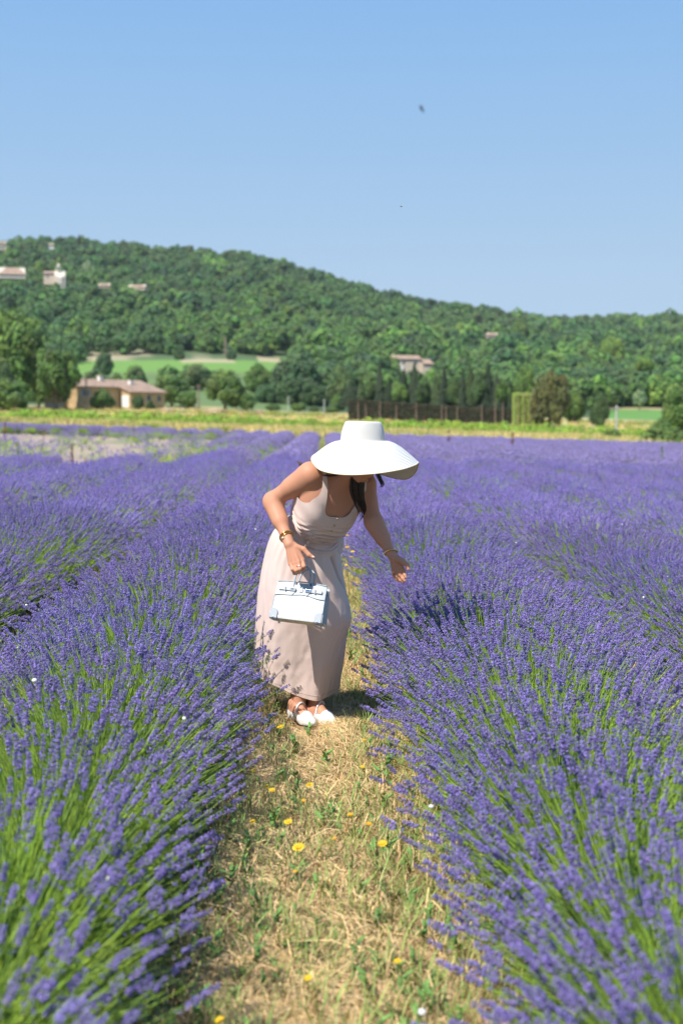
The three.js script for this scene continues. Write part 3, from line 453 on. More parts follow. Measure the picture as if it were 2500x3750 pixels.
// ---------------------------------------------------------------- vineyard and dry grass beyond the lavender
{
  const vine = [0, 1].map(() => { const s = new Soup(); for (let k = 0; k < 90; k++) { const o = dirRnd(), p = V(o.x * .55, .75 + o.y * .5, o.z * .4), m = R(.7, 1.25); leafQuad(s, p, leafNormal(o), .11, [.23 * m, .40 * m, .045 * m], o); } s.tube([V(0, 0, 0), V(.03, .5, 0)], .03, [.12, .09, .06], 5); return s.geo(); });
  const mat = VC(.85);
  [[146, 'front'], [153, 'middle'], [160, 'back']].forEach(([d, w]) => {
    const o = thing('vineyard_row', `${w} row of bright green vines behind the dry grass`, 'vine row', null, 'vine rows beyond the lavender'), L = [[], []];
    for (let u = -250; u < 2750; u += 15) { if (u > 2050 && rnd() < .4) continue; const p = G(u + R(-6, 6), d + R(-.5, .5)); p.y -= .05; const s = R(.75, 1.12) * (noise2(u * .01, d) > .3 ? 1 : .75); L[Math.floor(R(0, 2))].push([p, UPV, R(0, 6), s, (t => [t * R(.9, 1.3), t, t])(R(.8, 1.25))]); }
    L.forEach((l, k) => inst('vines', vine[k], mat, l, o));
  });
  const tuft = [0, 1, 2].map(q => { const s = new Soup(); for (let k = 0; k < 34; k++) { const a = R(0, 6.28), l = R(.35, .85), o = V(R(-.3, .3), 0, R(-.3, .3)), d = V(Math.cos(a) * R(.05, .4), 1, Math.sin(a) * R(.05, .4)).normalize(), m = R(.75, 1.2), c = q === 0 || rnd() < .3 ? [.30 * m, .37 * m, .09 * m] : [.68 * m, .56 * m, .28 * m]; s.blade(o, o.clone().addScaledVector(d, l * .6), o.clone().addScaledVector(d, l).add(V(Math.cos(a) * .06, 0, Math.sin(a) * .06)), R(.012, .028), c, V(-Math.sin(a), 0, Math.cos(a))); } return s.geo(); });
  const L = [[], [], []];
  for (let k = 0; k < 11000; k++) { const d = rnd() < .75 ? R(102, 143) : R(166, 232), u = R(-300, 2800), p = G(u, d), f = fbm(u * .006, d * .09), q = f > .56 ? 0 : rnd() < .5 ? 1 : 2; L[q].push([p, UPV, R(0, 6), [1.3, R(.55, 1.45) * (d > 160 ? .5 : 1), 1.3], (t => [t * R(.95, 1.2), t, t * R(.7, 1)])(R(.8, 1.2))]); }
  L.forEach((l, k) => tag(inst('meadow_grass', tuft[k], mat, l), 'tall dry and green grass between lavender field and vines', 'grass', null, 'stuff'));
}
function mound(px, py, d, w, h, label) { const g = G(px, d), o = new Soup(); for (let k = 0; k < 500; k++) { const a = R(0, 6.28), q = Math.sqrt(rnd()), y = Math.sqrt(1 - q * q) * h, m = R(.75, 1.2), p = V(Math.cos(a) * q * w, y, Math.sin(a) * q * w * .7); leafQuad(o, p, leafNormal(V(Math.cos(a) * q, .6, Math.sin(a) * q).normalize()), .16, [.56 * m, .45 * m, .27 * m], V(Math.cos(a) * q, .8, Math.sin(a) * q).normalize()); } const t = thing('straw_heap', label, 'straw heap', g); part('heap', o.geo(), VC(1), t); }
mound(612, 1485, 214, 1.0, .75, 'small pale straw heap right of the farmhouse'); mound(790, 1490, 212, 1.7, .95, 'largest pale straw heap before the bright rounded tree'); mound(950, 1497, 212, .75, .8, 'pale straw heap left of the slim bare pole'); mound(2110, 1540, 165, 1.1, .85, 'pale straw heap left of the egg shaped tree');
// dock plants and weeds on the bare soil
function weed(px, py, d, h, col, label, cat) {
  const g = G(px, d), t = thing('tall_weed', label, cat, g), s = new Soup();
  s.tube([V(0, 0, 0), V(.02, h * .5, 0), V(.04, h, 0)], [.012, .01, .005], col, 5); part('stem', s.geo(), VC(.95), t);
  const l = new Soup(); for (let k = 0; k < 70; k++) { const y = R(.08, 1) * h, a = R(0, 6.28), r = R(.02, .10) * h * (1.15 - y / h), m = R(.7, 1.25), o = V(Math.cos(a), .3, Math.sin(a)).normalize(); leafQuad(l, V(Math.cos(a) * r, y, Math.sin(a) * r), leafNormal(o), h * .045, col.map(q => q * m), o); } part('leaves', l.geo(), VC(.9), t);
}
{ const B = [.20, .085, .055], Gn = [.13, .22, .06], y = [.30, .20, .09];
  [[25, 1600, 62, 1.05, B, 'reddish brown dried weed at the far left of the bare soil'], [165, 1590, 74, .7, y, 'straw brown weed on the left of the bare soil'], [70, 1665, 38, .72, Gn, 'green weed on the near edge of the bare soil, left'], [267, 1670, 38, .72, B, 'brown weed on the near edge of the bare soil'], [314, 1668, 38, .35, B, 'short brown weed beside a taller brown one'], [303, 1620, 56, .4, Gn, 'low green weed in the middle of the bare soil'], [493, 1590, 80, .95, B, 'reddish brown weed at the back of the bare soil'], [545, 1590, 80, .6, Gn, 'leafy green weed at the back of the bare soil'], [562, 1608, 68, .6, Gn, 'narrow green weed right of another at the back'], [690, 1602, 72, .5, y, 'straw coloured weed on the right of the bare soil'], [1642, 1640, 62, 1.25, B, 'reddish brown weed sticking out of lavender right of the hat'], [1876, 1640, 62, 1.25, B, 'reddish brown weed in the far right lavender'], [2425, 1670, 48, 1.0, Gn, 'green weed in lavender under the right bush']].forEach(([px, py, d, h, c, lab]) => weed(px, py, d, h, c, lab, 'weed')); }
// ---------------------------------------------------------------- buildings
const roofTex = (() => { const N = 128, px = new Uint8Array(N * N * 4); for (let j = 0; j < N; j++) for (let i = 0; i < N; i++) { const o = (j * N + i) * 4, a = hash2(i >> 2, j >> 3), b = fbm(i / 20, j / 20), t = .6 * a + .6 * b - .1; px[o] = 140 + 52 * t; px[o + 1] = 116 + 48 * t; px[o + 2] = 99 + 44 * t; px[o + 3] = 255; } const t = new THREE.DataTexture(px, N, N); t.colorSpace = THREE.SRGBColorSpace; t.wrapS = t.wrapT = THREE.RepeatWrapping; t.magFilter = THREE.LinearFilter; t.needsUpdate = true; return t; })();
const stoneTex = (() => { const N = 128, px = new Uint8Array(N * N * 4); for (let j = 0; j < N; j++) for (let i = 0; i < N; i++) { const o = (j * N + i) * 4, t = .5 * hash2((i + (j >> 3) * 5) >> 3, j >> 3) + .6 * fbm(i / 16, j / 16); px[o] = 170 + 50 * t; px[o + 1] = 150 + 48 * t; px[o + 2] = 120 + 44 * t; px[o + 3] = 255; } const t = new THREE.DataTexture(px, N, N); t.colorSpace = THREE.SRGBColorSpace; t.wrapS = t.wrapT = THREE.RepeatWrapping; t.magFilter = THREE.LinearFilter; t.needsUpdate = true; return t; })();
const M = { stone: new THREE.MeshStandardMaterial({ map: stoneTex, color: 0xf0e6d4, roughness: .95 }), roof: new THREE.MeshStandardMaterial({ map: roofTex, roughness: .95 }), cream: std(.62, .50, .38, .95), pale: std(.66, .58, .48, .95), pink: std(.55, .38, .29, .95), white: std(.78, .76, .72, .8), shutter: std(.30, .36, .42, .8), dark: std(.05, .055, .06, .4), wood: std(.24, .18, .13, .95), grey: std(.42, .42, .41, .8) };
function boxUV(g, s) { const p = g.attributes.position, n = g.attributes.normal, uv = new Float32Array(p.count * 2); for (let i = 0; i < p.count; i++) { const ny = Math.abs(n.getY(i)), nx = Math.abs(n.getX(i)); uv[2 * i] = (nx > .6 ? p.getZ(i) : p.getX(i)) * s; uv[2 * i + 1] = (ny > .8 ? p.getZ(i) : p.getY(i)) * s; } g.setAttribute('uv', new THREE.BufferAttribute(uv, 2)); return g; }
// a house body: profile across its depth (front at 0, going back), stretched along its length
function body(profile, x0, x1, mat, parent, name = 'wall') {
  const sh = new THREE.Shape(profile.map(([d, y]) => new THREE.Vector2(-d, y))), g = new THREE.ExtrudeGeometry(sh, { depth: x1 - x0, bevelEnabled: false }); // shape x = -depth -> z later
  g.rotateY(-Math.PI / 2); // shape x -> z, extrude z -> -x
  g.translate(x1, 0, 0); g.computeVertexNormals(); return part(name, boxUV(g, .25), mat, parent);
}
function slab(p, mat, parent, name = 'roof', th = .18) { // quad slab, p: four points counter-clockwise from above
  const n = p[1].clone().sub(p[0]).cross(p[3].clone().sub(p[0])).normalize().multiplyScalar(th), q = p.map(v => v.clone().add(n)), pos = [], f = (a, b, c, d) => [a, b, c, a, c, d].forEach(v => pos.push(v.x, v.y, v.z));
  f(...q); f(p[3], p[2], p[1], p[0]); for (let k = 0; k < 4; k++) f(p[k], p[(k + 1) % 4], q[(k + 1) % 4], q[k]);
  const g = new THREE.BufferGeometry(); g.setAttribute('position', new THREE.Float32BufferAttribute(pos, 3)); g.computeVertexNormals(); return part(name, boxUV(g, .25), mat, parent);
}
function boxPart(name, w, h, d, x, y, z, mat, parent) { const m = part(name, boxUV(new THREE.BoxGeometry(w, h, d), .3), mat, parent); m.position.set(x, y, z); return m; }
function windowPart(x, y, z, w, h, parent, turn = 0, sh = M.shutter) { const f = boxPart('window', w, h, .08, x, y, z, sh, parent); f.rotation.y = turn; boxPart('pane', w * .7, h * .78, .04, 0, 0, .04, M.dark, f); return f; }
{ // stone farmhouse: right block in front, left wing set back, one roof
  const d = 230, g = G(482, d), o = thing('stone_farmhouse', 'long stone farmhouse with brown tiled roof and two chimneys', 'house', g); o.rotation.y = 53 * Math.PI / 180;
  const yb = at(482, 1490, d).y - g.y; const Y = v => v + yb;
  body([[0, -1], [0, Y(2.35)], [6, Y(4.3)], [10, Y(3.0)], [10, -1]], 0, 8.0, M.stone, o);
  body([[2.5, -1], [2.5, Y(3.16)], [6, Y(4.3)], [10, Y(3.0)], [10, -1]], -9.2, -.003, M.stone, o);
  slab([V(-.35, Y(2.26), .4), V(8.35, Y(2.26), .4), V(8.35, Y(4.34), -6), V(-.35, Y(4.34), -6)], M.roof, o);
  slab([V(-9.6, Y(3.05), -2.1), V(-.353, Y(3.05), -2.1), V(-.353, Y(4.335), -6), V(-9.6, Y(4.335), -6)], M.roof, o);
  slab([V(8.35, Y(2.9), -10.4), V(-9.6, Y(2.9), -10.4), V(-9.6, Y(4.33), -6.003), V(8.35, Y(4.33), -6.003)], M.roof, o);
  for (const [x, z, y] of [[-1.6, -5.2, 4.1], [3.7, -3.6, 3.5]]) { const c = boxPart('chimney', .7, 1.1, .6, x, Y(y) + .3, z, M.white, o); boxPart('chimney_cap', .85, .12, .75, 0, .61, 0, M.pale, c); }
  const dr = boxPart('door', .06, 1.9, 1.5, -.03, Y(.9), -1.1, M.white, o); boxPart('handle', .05, .1, .06, -.05, 0, .5, M.dark, dr);
  windowPart(4.2, Y(1.45), .03, .9, 1.1, o); windowPart(6.6, Y(1.4), .03, .8, 1.0, o); windowPart(-7.4, Y(2.2), -2.47, 1.6, 1.2, o);
}
{ // low wall and shed under the big trees
  const d = 226, g = G(250, d), o = thing('garden_wall', 'low grey stone wall under the big trees at left', 'wall', g); body([[0, -.5], [0, 1.0], [.4, 1.0], [.4, -.5]], -3.2, 2.6, M.grey, o, 'wall_stones');
}
{ // pale house on the slope
  const d = 480, g = G(1490, d), o = thing('pale_house', 'pale two part house with low roof on the slope', 'house', g); o.rotation.y = .25; const s = d / F, up = at(1490, 1352, d).y - g.y, Y = px => up + (1352 - px) * s, X = px => (px - 1490) * s;
  body([[0, -2], [0, Y(1316)], [3.2, Y(1304)], [6, Y(1316)], [6, -2]], X(1440), X(1542), M.cream, o);
  body([[-.8, -2], [-.8, Y(1332)], [4, Y(1316)], [4, -2]], X(1542) + .003, X(1586), M.cream, o);
  slab([V(X(1437), Y(1317), .35), V(X(1545), Y(1317), .35), V(X(1545), Y(1302), -3.2), V(X(1437), Y(1302), -3.2)], M.roof, o);
  slab([V(X(1545), Y(1317), -6.3), V(X(1437), Y(1317), -6.3), V(X(1437), Y(1301.9), -3.203), V(X(1545), Y(1301.9), -3.203)], M.roof, o);
  slab([V(X(1545) + .01, Y(1334), 1.2), V(X(1589), Y(1334), 1.2), V(X(1589), Y(1315), -4), V(X(1545) + .01, Y(1315), -4)], M.roof, o);
  for (const px of [1455, 1476, 1522]) windowPart(X(px), Y(1328), .03, .9, 1.0, o); boxPart('door', .9, 1.5, .08, X(1470), Y(1346), .03, M.white, o);
  body([[0, -2], [0, Y(1322)], [3, Y(1315)], [3, -2]], X(1362), X(1382), M.pink, o, 'outbuilding');
}
function hillHouse(px, base, d, w, h, roofH, wall, label, name = 'hillside_house', turn = .3) {
  const g = G(px, d), s = d / F; g.y = at(px, base, d).y; const o = thing(name, label, 'house', g); o.rotation.y = turn; const W = w * s / 2, H = h * s, RH = roofH * s;
  body([[0, -.8], [0, H], [W * .6, H + RH], [W * 1.2, H], [W * 1.2, -.8]], -W, W, wall, o);
  { const s = new Soup(), D = W * 1.2, e = [V(-W - .4, H - .1, .45), V(W + .4, H - .1, .45), V(W + .4, H - .1, -D - .45), V(-W - .4, H - .1, -D - .45), V(-W * .45, H + RH, -D / 2), V(W * .45, H + RH, -D / 2)], tri = (a, b, c) => { const q = [a, b, c].map(k => s.v(e[k], [1, 1, 1])); s.t(...q); }; tri(0, 1, 5); tri(0, 5, 4); tri(1, 2, 5); tri(2, 3, 4); tri(2, 4, 5); tri(3, 0, 4); tri(0, 2, 1); tri(0, 3, 2); part('roof', boxUV(s.geo(), .25), M.roof, o); }
  for (const x of [-.5, .15, .6]) windowPart(x * W, H * .55, .03, H * .22, H * .32, o); return o;
}
hillHouse(62, 1014, 770, 92, 10, 26, M.pale, 'wide low house with pale roof left of the chapel');
hillHouse(12, 921, 990, 56, 30, 8, M.cream, 'cream house on the skyline at the left edge');
hillHouse(392, 1050, 760, 42, 4, 9, M.cream, 'low ochre roofed house in the trees right of the chapel', 'hillside_house', .1);
hillHouse(508, 1056, 760, 64, 5, 10, M.cream, 'long ochre house in the trees, farther right of the chapel', 'hillside_house', -.15);
hillHouse(1802, 1232, 700, 40, 5, 9, M.cream, 'small roof showing among trees below the round topped pine', 'hillside_house', .2);
hillHouse(203, 908, 990, 16, 10, 6, M.white, 'tiny white house below the left skyline', 'hillside_house', .2);
{ // chapel with bell tower
  const d = 765, g = G(212, d), s = d / F; g.y = at(212, 1032, d).y; const o = thing('stone_chapel', 'pale stone chapel with bell tower on the wooded hillside', 'chapel', g), X = px => (px - 212) * s, Y = px => (1032 - px) * s; o.rotation.y = .15;
  body([[0, -1.5], [0, Y(1002)], [5, Y(994)], [10, Y(1002)], [10, -1.5]], X(174), X(212), M.cream, o); slab([V(X(172), Y(1003), .5), V(X(212), Y(1003), .5), V(X(212), Y(992), -5), V(X(172), Y(992), -5)], M.roof, o);
  body([[-1.5, -5], [-1.5, Y(1012)], [3, Y(990)], [7.5, Y(1012)], [7.5, -5]], X(212) + .003, X(250), M.pale, o); body([[-2.2, -5], [-2.2, Y(1018)], [-1.505, Y(1012)], [-1.505, -5]], X(224), X(240), M.pale, o, 'porch');
  const t = part('bell_tower', boxUV(new THREE.BoxGeometry(12 * s, Y(972) + 5, 12 * s), .25), M.pale, o); t.position.set(X(226), (Y(972) - 5) / 2, -2); const cap = part('tower_cap', new THREE.ConeGeometry(8 * s, 1.4, 4), M.pale, t); cap.position.y = (Y(972) + 5) / 2 + .7; cap.rotation.y = Math.PI / 4; boxPart('belfry_opening', 5 * s, 1.6, .3, 0, (Y(972) + 5) / 2 - 1.6, 7 * s, M.dark, t);
  windowPart(X(188), Y(1014), .03, .8, 1.2, o); windowPart(X(244), Y(1020), 1.53, .7, 1.0, o);
}
function pole(px, top, base, d, r, mat, label, arm) { const g = G(px, d); const h = at(px, top, d).y - g.y, o = thing('utility_pole', label, 'pole', g); const m = part('post', new THREE.CylinderGeometry(r * .75, r, h, 10), mat, o); m.position.y = h / 2; boxPart('crossarm', arm || .9, .1, .1, 0, h - .3, r, mat, o); return o; }
pole(322, 1384, 1488, 219, .16, M.wood, 'dark wooden utility pole before the farmhouse left end'); pole(730, 1408, 1490, 232, .15, M.wood, 'brown utility pole left of the bright rounded tree'); pole(1056, 1450, 1506, 232, .10, M.grey, 'slim bare grey pole between two rounded bushes', .3); pole(1187, 1462, 1500, 236, .11, M.grey, 'short pale post in front of the pale olive tree', .3); pole(2256, 1484, 1550, 172, .14, M.grey, 'pale grey pole beside the small right meadow', .5); pole(828, 1234, 1300, 540, .42, M.wood, 'tall brown pole standing above the upper meadow', .9);
// insects in the air
function insect(px, py, d, len, col, tilt, label) { const t = thing('flying_insect', label, 'insect', at(px, py, d)); t.rotation.set(.3, .4, tilt); const b = part('body', new THREE.SphereGeometry(1, 12, 8), col, t); b.scale.set(len / 2, len * .17, len * .17); const h = part('head', new THREE.SphereGeometry(len * .13, 8, 6), col, t); h.position.x = len * .52; for (const s of [-1, 1]) { const w = part('wing', new THREE.SphereGeometry(1, 10, 6), new THREE.MeshPhysicalMaterial({ color: 0xaab4bb, roughness: .5, transmission: .5 }), t); w.scale.set(len * .36, len * .014, len * .11); w.position.set(-len * .12, len * .15, s * len * .11); w.rotation.set(-s * .35, s * .3, 0); } }
insect(1542, 397, 3.1, .016, std(.10, .17, .26, .5), -.95, 'larger blurred flying insect high in the blue sky'); insect(1468, 756, 6.2, .011, std(.02, .02, .022, .5), -.2, 'tiny dark flying insect low in the blue sky');
// ---------------------------------------------------------------- the woman
const DP = 7.23, Wp = (px, py, dz) => at(px, py, DP - dz);
const capsule = (a, b, ra, rb) => { const ax = a.x, ay = a.y, az = a.z, dx = b.x - ax, dy = b.y - ay, dz = b.z - az, q = 1 / Math.max(1e-9, dx * dx + dy * dy + dz * dz); return (x, y, z) => { const px = x - ax, py = y - ay, pz = z - az, h = clamp((px * dx + py * dy + pz * dz) * q, 0, 1), ex = px - dx * h, ey = py - dy * h, ez = pz - dz * h; return Math.sqrt(ex * ex + ey * ey + ez * ez) - (ra + (rb - ra) * h); }; };
const ellipsoid = (c, X, Y, Z, r) => (x, y, z) => { const px = x - c.x, py = y - c.y, pz = z - c.z, a = px * X.x + py * X.y + pz * X.z, b = px * Y.x + py * Y.y + pz * Y.z, d = px * Z.x + py * Z.y + pz * Z.z, k0 = Math.hypot(a / r[0], b / r[1], d / r[2]), k1 = Math.hypot(a / r[0] ** 2, b / r[1] ** 2, d / r[2] ** 2); return k1 < 1e-6 ? -Math.min(...r) : k0 * (k0 - 1) / k1; };
const smin = (a, b, k) => { const h = Math.max(k - Math.abs(a - b), 0) / k; return Math.min(a, b) - h * h * k * .25; };
const blend = (list, k) => (x, y, z) => { let v = list[0](x, y, z); for (let i = 1; i < list.length; i++) v = smin(v, list[i](x, y, z), k); return v; };
function surfaceNets(f, lo, hi, cell) { // smooth surface where the field f passes zero
  const nx = Math.ceil((hi.x - lo.x) / cell) + 1, ny = Math.ceil((hi.y - lo.y) / cell) + 1, nz = Math.ceil((hi.z - lo.z) / cell) + 1, v = new Float32Array(nx * ny * nz), id = (i, j, k) => (k * ny + j) * nx + i;
  for (let k = 0; k < nz; k++) for (let j = 0; j < ny; j++) for (let i = 0; i < nx; i++) v[id(i, j, k)] = f(lo.x + i * cell, lo.y + j * cell, lo.z + k * cell);
  const cellV = new Int32Array(nx * ny * nz).fill(-1), pos = [], idx = [];
  const E = [[0, 1], [2, 3], [4, 5], [6, 7], [0, 2], [1, 3], [4, 6], [5, 7], [0, 4], [1, 5], [2, 6], [3, 7]], C = [0, 1, 2, 3, 4, 5, 6, 7].map(c => [c & 1, c >> 1 & 1, c >> 2]);
  for (let k = 0; k < nz - 1; k++) for (let j = 0; j < ny - 1; j++) for (let i = 0; i < nx - 1; i++) {
    let n = 0, x = 0, y = 0, z = 0; const w = C.map(c => v[id(i + c[0], j + c[1], k + c[2])]);
    for (const [a, b] of E) if ((w[a] < 0) !== (w[b] < 0)) { const t = w[a] / (w[a] - w[b]); x += C[a][0] + (C[b][0] - C[a][0]) * t; y += C[a][1] + (C[b][1] - C[a][1]) * t; z += C[a][2] + (C[b][2] - C[a][2]) * t; n++; }
    if (n) { cellV[id(i, j, k)] = pos.length / 3; pos.push(lo.x + (i + x / n) * cell, lo.y + (j + y / n) * cell, lo.z + (k + z / n) * cell); }
  }
  const quad = (a, b, c, d, flip) => { if (a < 0 || b < 0 || c < 0 || d < 0) return; flip ? idx.push(a, c, b, a, d, c) : idx.push(a, b, c, a, c, d); };
  for (let k = 1; k < nz - 1; k++) for (let j = 1; j < ny - 1; j++) for (let i = 1; i < nx - 1; i++) {
    const s = v[id(i, j, k)] < 0;
    if (s !== (v[id(i + 1, j, k)] < 0)) quad(cellV[id(i, j - 1, k - 1)], cellV[id(i, j, k - 1)], cellV[id(i, j, k)], cellV[id(i, j - 1, k)], !s);
    if (s !== (v[id(i, j + 1, k)] < 0)) quad(cellV[id(i - 1, j, k - 1)], cellV[id(i - 1, j, k)], cellV[id(i, j, k)], cellV[id(i, j, k - 1)], !s);
    if (s !== (v[id(i, j, k + 1)] < 0)) quad(cellV[id(i - 1, j - 1, k)], cellV[id(i, j - 1, k)], cellV[id(i, j, k)], cellV[id(i - 1, j, k)], !s);
  }
  const nor = new Float32Array(pos.length), e = cell * .7;
  for (let q = 0; q < pos.length; q += 3) { const x = pos[q], y = pos[q + 1], z = pos[q + 2]; let a = f(x + e, y, z) - f(x - e, y, z), b = f(x, y + e, z) - f(x, y - e, z), c = f(x, y, z + e) - f(x, y, z - e); const l = Math.hypot(a, b, c) || 1; nor[q] = a / l; nor[q + 1] = b / l; nor[q + 2] = c / l; }
  const g = new THREE.BufferGeometry(); g.setAttribute('position', new THREE.Float32BufferAttribute(pos, 3)); g.setAttribute('normal', new THREE.BufferAttribute(nor, 3)); g.setIndex(idx); return g;
}
function clipGeo(g, keep) { // cut a mesh along keep(p) = 0, keeping the positive side
  const P = g.attributes.position, N = g.attributes.normal, I = g.index.array, pos = [], nor = [], idx = [], map = new Map(), K = new Float32Array(P.count);
  for (let i = 0; i < P.count; i++) K[i] = keep(P.getX(i), P.getY(i), P.getZ(i));
  const vert = i => { if (!map.has(i)) { map.set(i, pos.length / 3); pos.push(P.getX(i), P.getY(i), P.getZ(i)); nor.push(N.getX(i), N.getY(i), N.getZ(i)); } return map.get(i); };
  const cut = (i, j) => { const key = i < j ? i * 4e6 + j : j * 4e6 + i; if (!map.has(key + .5)) { const t = K[i] / (K[i] - K[j]); map.set(key + .5, pos.length / 3); pos.push(lerp(P.getX(i), P.getX(j), t), lerp(P.getY(i), P.getY(j), t), lerp(P.getZ(i), P.getZ(j), t)); nor.push(lerp(N.getX(i), N.getX(j), t), lerp(N.getY(i), N.getY(j), t), lerp(N.getZ(i), N.getZ(j), t)); } return map.get(key + .5); };
  for (let q = 0; q < I.length; q += 3) { const t = [I[q], I[q + 1], I[q + 2]], inn = t.map(i => K[i] > 0), n = inn.filter(Boolean).length; if (n === 3) idx.push(...t.map(vert)); else if (n) { const poly = []; for (let a = 0; a < 3; a++) { const b = (a + 1) % 3; if (inn[a]) poly.push(vert(t[a])); if (inn[a] !== inn[b]) poly.push(cut(t[a], t[b])); } for (let a = 1; a < poly.length - 1; a++) idx.push(poly[0], poly[a], poly[a + 1]); } }
  const o = new THREE.BufferGeometry(); o.setAttribute('position', new THREE.Float32BufferAttribute(pos, 3)); o.setAttribute('normal', new THREE.Float32BufferAttribute(nor, 3)); o.setIndex(idx); return o;
}
function thicken(g, t) { // an inner copy of an open shell and the rim between them
  const n = g.attributes.position.count, P = g.attributes.position.array, N = g.attributes.normal.array, I = [...g.index.array], pos = new Float32Array(n * 6), nor = new Float32Array(n * 6), edges = new Map();
  for (let i = 0; i < n * 3; i++) { pos[i] = P[i]; pos[i + n * 3] = P[i] - N[i] * t; nor[i] = N[i]; nor[i + n * 3] = -N[i]; }
  const out = [...I]; for (let q = 0; q < I.length; q += 3) { out.push(I[q] + n, I[q + 2] + n, I[q + 1] + n); for (let a = 0; a < 3; a++) { const i = I[q + a], j = I[q + (a + 1) % 3], k = Math.min(i, j) * 4e6 + Math.max(i, j); edges.set(k, edges.has(k) ? null : [i, j]); } }
  for (const e of edges.values()) if (e) out.push(e[1], e[0], e[0] + n, e[1], e[0] + n, e[1] + n);
  const o = new THREE.BufferGeometry(); o.setAttribute('position', new THREE.BufferAttribute(pos, 3)); o.setAttribute('normal', new THREE.BufferAttribute(nor, 3)); o.setIndex(out); return o;
}
const bounds = (pts, m) => { const b = new THREE.Box3().setFromPoints(pts); return [b.min.subScalar(m), b.max.addScalar(m)]; };
const person = thing('person', 'person in a dusty pink dress and wide white hat bending over lavender, holding a handbag', 'person', Wp(1145, 2655, 0));
const toLocal = g => g.translate(-person.position.x, -person.position.y, -person.position.z);
const skin = new THREE.MeshPhysicalMaterial({ color: new THREE.Color().setRGB(.575, .275, .17), roughness: .52, specularIntensity: .45 });
// joints
const J = { pel: Wp(1140, 2000, .02), neck: Wp(1256, 1755, .30), head: Wp(1325, 1671, .42), rs: Wp(1137, 1738, .34), re: Wp(996, 1834, .22), rw: Wp(1054, 1978, .36), ls: Wp(1336, 1772, .18), le: Wp(1366, 1908, .29), lw: Wp(1431, 2026, .36), ra: Wp(1090, 2598, .05), la: Wp(1156, 2600, .03) };
const T = J.neck.clone().sub(J.pel), TL = T.length(); T.normalize();
const S = J.ls.clone().sub(J.rs); S.addScaledVector(T, -S.dot(T)).normalize(); const Fd = S.clone().cross(T).normalize();
const loc = (s, t, f) => J.pel.clone().addScaledVector(S, s).addScaledVector(T, t).addScaledVector(Fd, f);
const toST = (x, y, z) => { const px = x - J.pel.x, py = y - J.pel.y, pz = z - J.pel.z; return [px * S.x + py * S.y + pz * S.z, px * T.x + py * T.y + pz * T.z, px * Fd.x + py * Fd.y + pz * Fd.z]; };
const torsoList = [ellipsoid(loc(0, -.02, -.01), S, T, Fd, [.165, .15, .125]), ellipsoid(loc(-.034, .14, 0), S, T, Fd, [.118, .15, .094]), ellipsoid(loc(-.034, TL * .60, -.005), S, T, Fd, [.142, .165, .104]), ellipsoid(loc(-.104, TL * .56, .072), S, T, Fd, [.070, .078, .056]), ellipsoid(loc(.024, TL * .56, .070), S, T, Fd, [.070, .078, .056]), capsule(J.rs.clone().addScaledVector(T, -.005), loc(-.05, TL * .92, -.02), .052, .056), capsule(J.ls.clone().addScaledVector(T, -.005), loc(.05, TL * .92, -.02), .052, .056), capsule(loc(-.10, TL * .75, 0), loc(.06, TL * .75, 0), .085, .085)];
const torso = blend(torsoList, .07);
const neckList = [capsule(loc(0, TL * .96, -.01), J.head.clone().addScaledVector(T, -.04), .056, .05)];
const armList = [capsule(J.rs, J.re, .053, .039), capsule(J.re, J.rw, .040, .026), capsule(J.re.clone().lerp(J.rw, .12), J.re.clone().lerp(J.rw, .5), .040, .036), capsule(J.ls, J.le, .052, .038), capsule(J.le, J.lw, .039, .025), capsule(J.le.clone().lerp(J.lw, .1), J.le.clone().lerp(J.lw, .5), .040, .034), capsule(J.rs, J.rs.clone().lerp(J.re, .45), .056, .046)];
const kneeR = Wp(1095, 2350, .02), kneeL = Wp(1160, 2350, .0);
const legList = [capsule(loc(-.085, -.08, -.01), kneeR, .085, .052), capsule(kneeR, J.ra, .055, .034), capsule(loc(.085, -.08, -.01), kneeL, .085, .052), capsule(kneeL, J.la, .055, .034), capsule(J.ra, Wp(1088, 2632, .05), .034, .036), capsule(J.la, Wp(1154, 2634, .03), .034, .036)];
// head, turned down towards the lavender on her left
const hf = V(.50, -.62, .60).normalize(), hu0 = V(-.05, 1, .15), hr = hu0.clone().cross(hf).normalize(), hu = hf.clone().cross(hr).normalize(), hp = (r, u, f) => J.head.clone().addScaledVector(hr, r).addScaledVector(hu, u).addScaledVector(hf, f);
const headList = [ellipsoid(hp(0, .03, -.015), hr, hu, hf, [.075, .095, .095]), ellipsoid(hp(0, -.035, .035), hr, hu, hf, [.056, .075, .058]), capsule(hp(-.02, -.093, .055), hp(.02, -.093, .055), .020, .020), capsule(hp(0, .005, .088), hp(0, -.028, .103), .009, .0135), capsule(hp(-.016, -.060, .083), hp(.016, -.060, .083), .0085, .0085), capsule(hp(-.077, -.005, -.005), hp(-.076, -.035, .0), .014, .009), capsule(hp(.077, -.005, -.005), hp(.076, -.035, .0), .014, .009)];
const headF = blend(headList, .022), bodyMain = (x, y, z) => { let v = torso(x, y, z); for (const a of armList) v = smin(v, a(x, y, z), .03); for (const a of neckList) v = smin(v, a(x, y, z), .05); let l = legList[0](x, y, z); for (const a of legList) l = smin(l, a(x, y, z), .03); v = smin(v, l, .05); return smin(v, headF(x, y, z), .025); };
const bodyGeos = [surfaceNets(bodyMain, ...bounds([J.pel, J.neck, J.head.clone().add(V(0, .1, .05)), J.rs, J.re, J.rw, J.ls, J.le, J.lw, J.ra.clone().add(V(0, -.09, 0)), J.la, loc(0, .2, .2), loc(0, 0, -.2)], .075), .0085)];
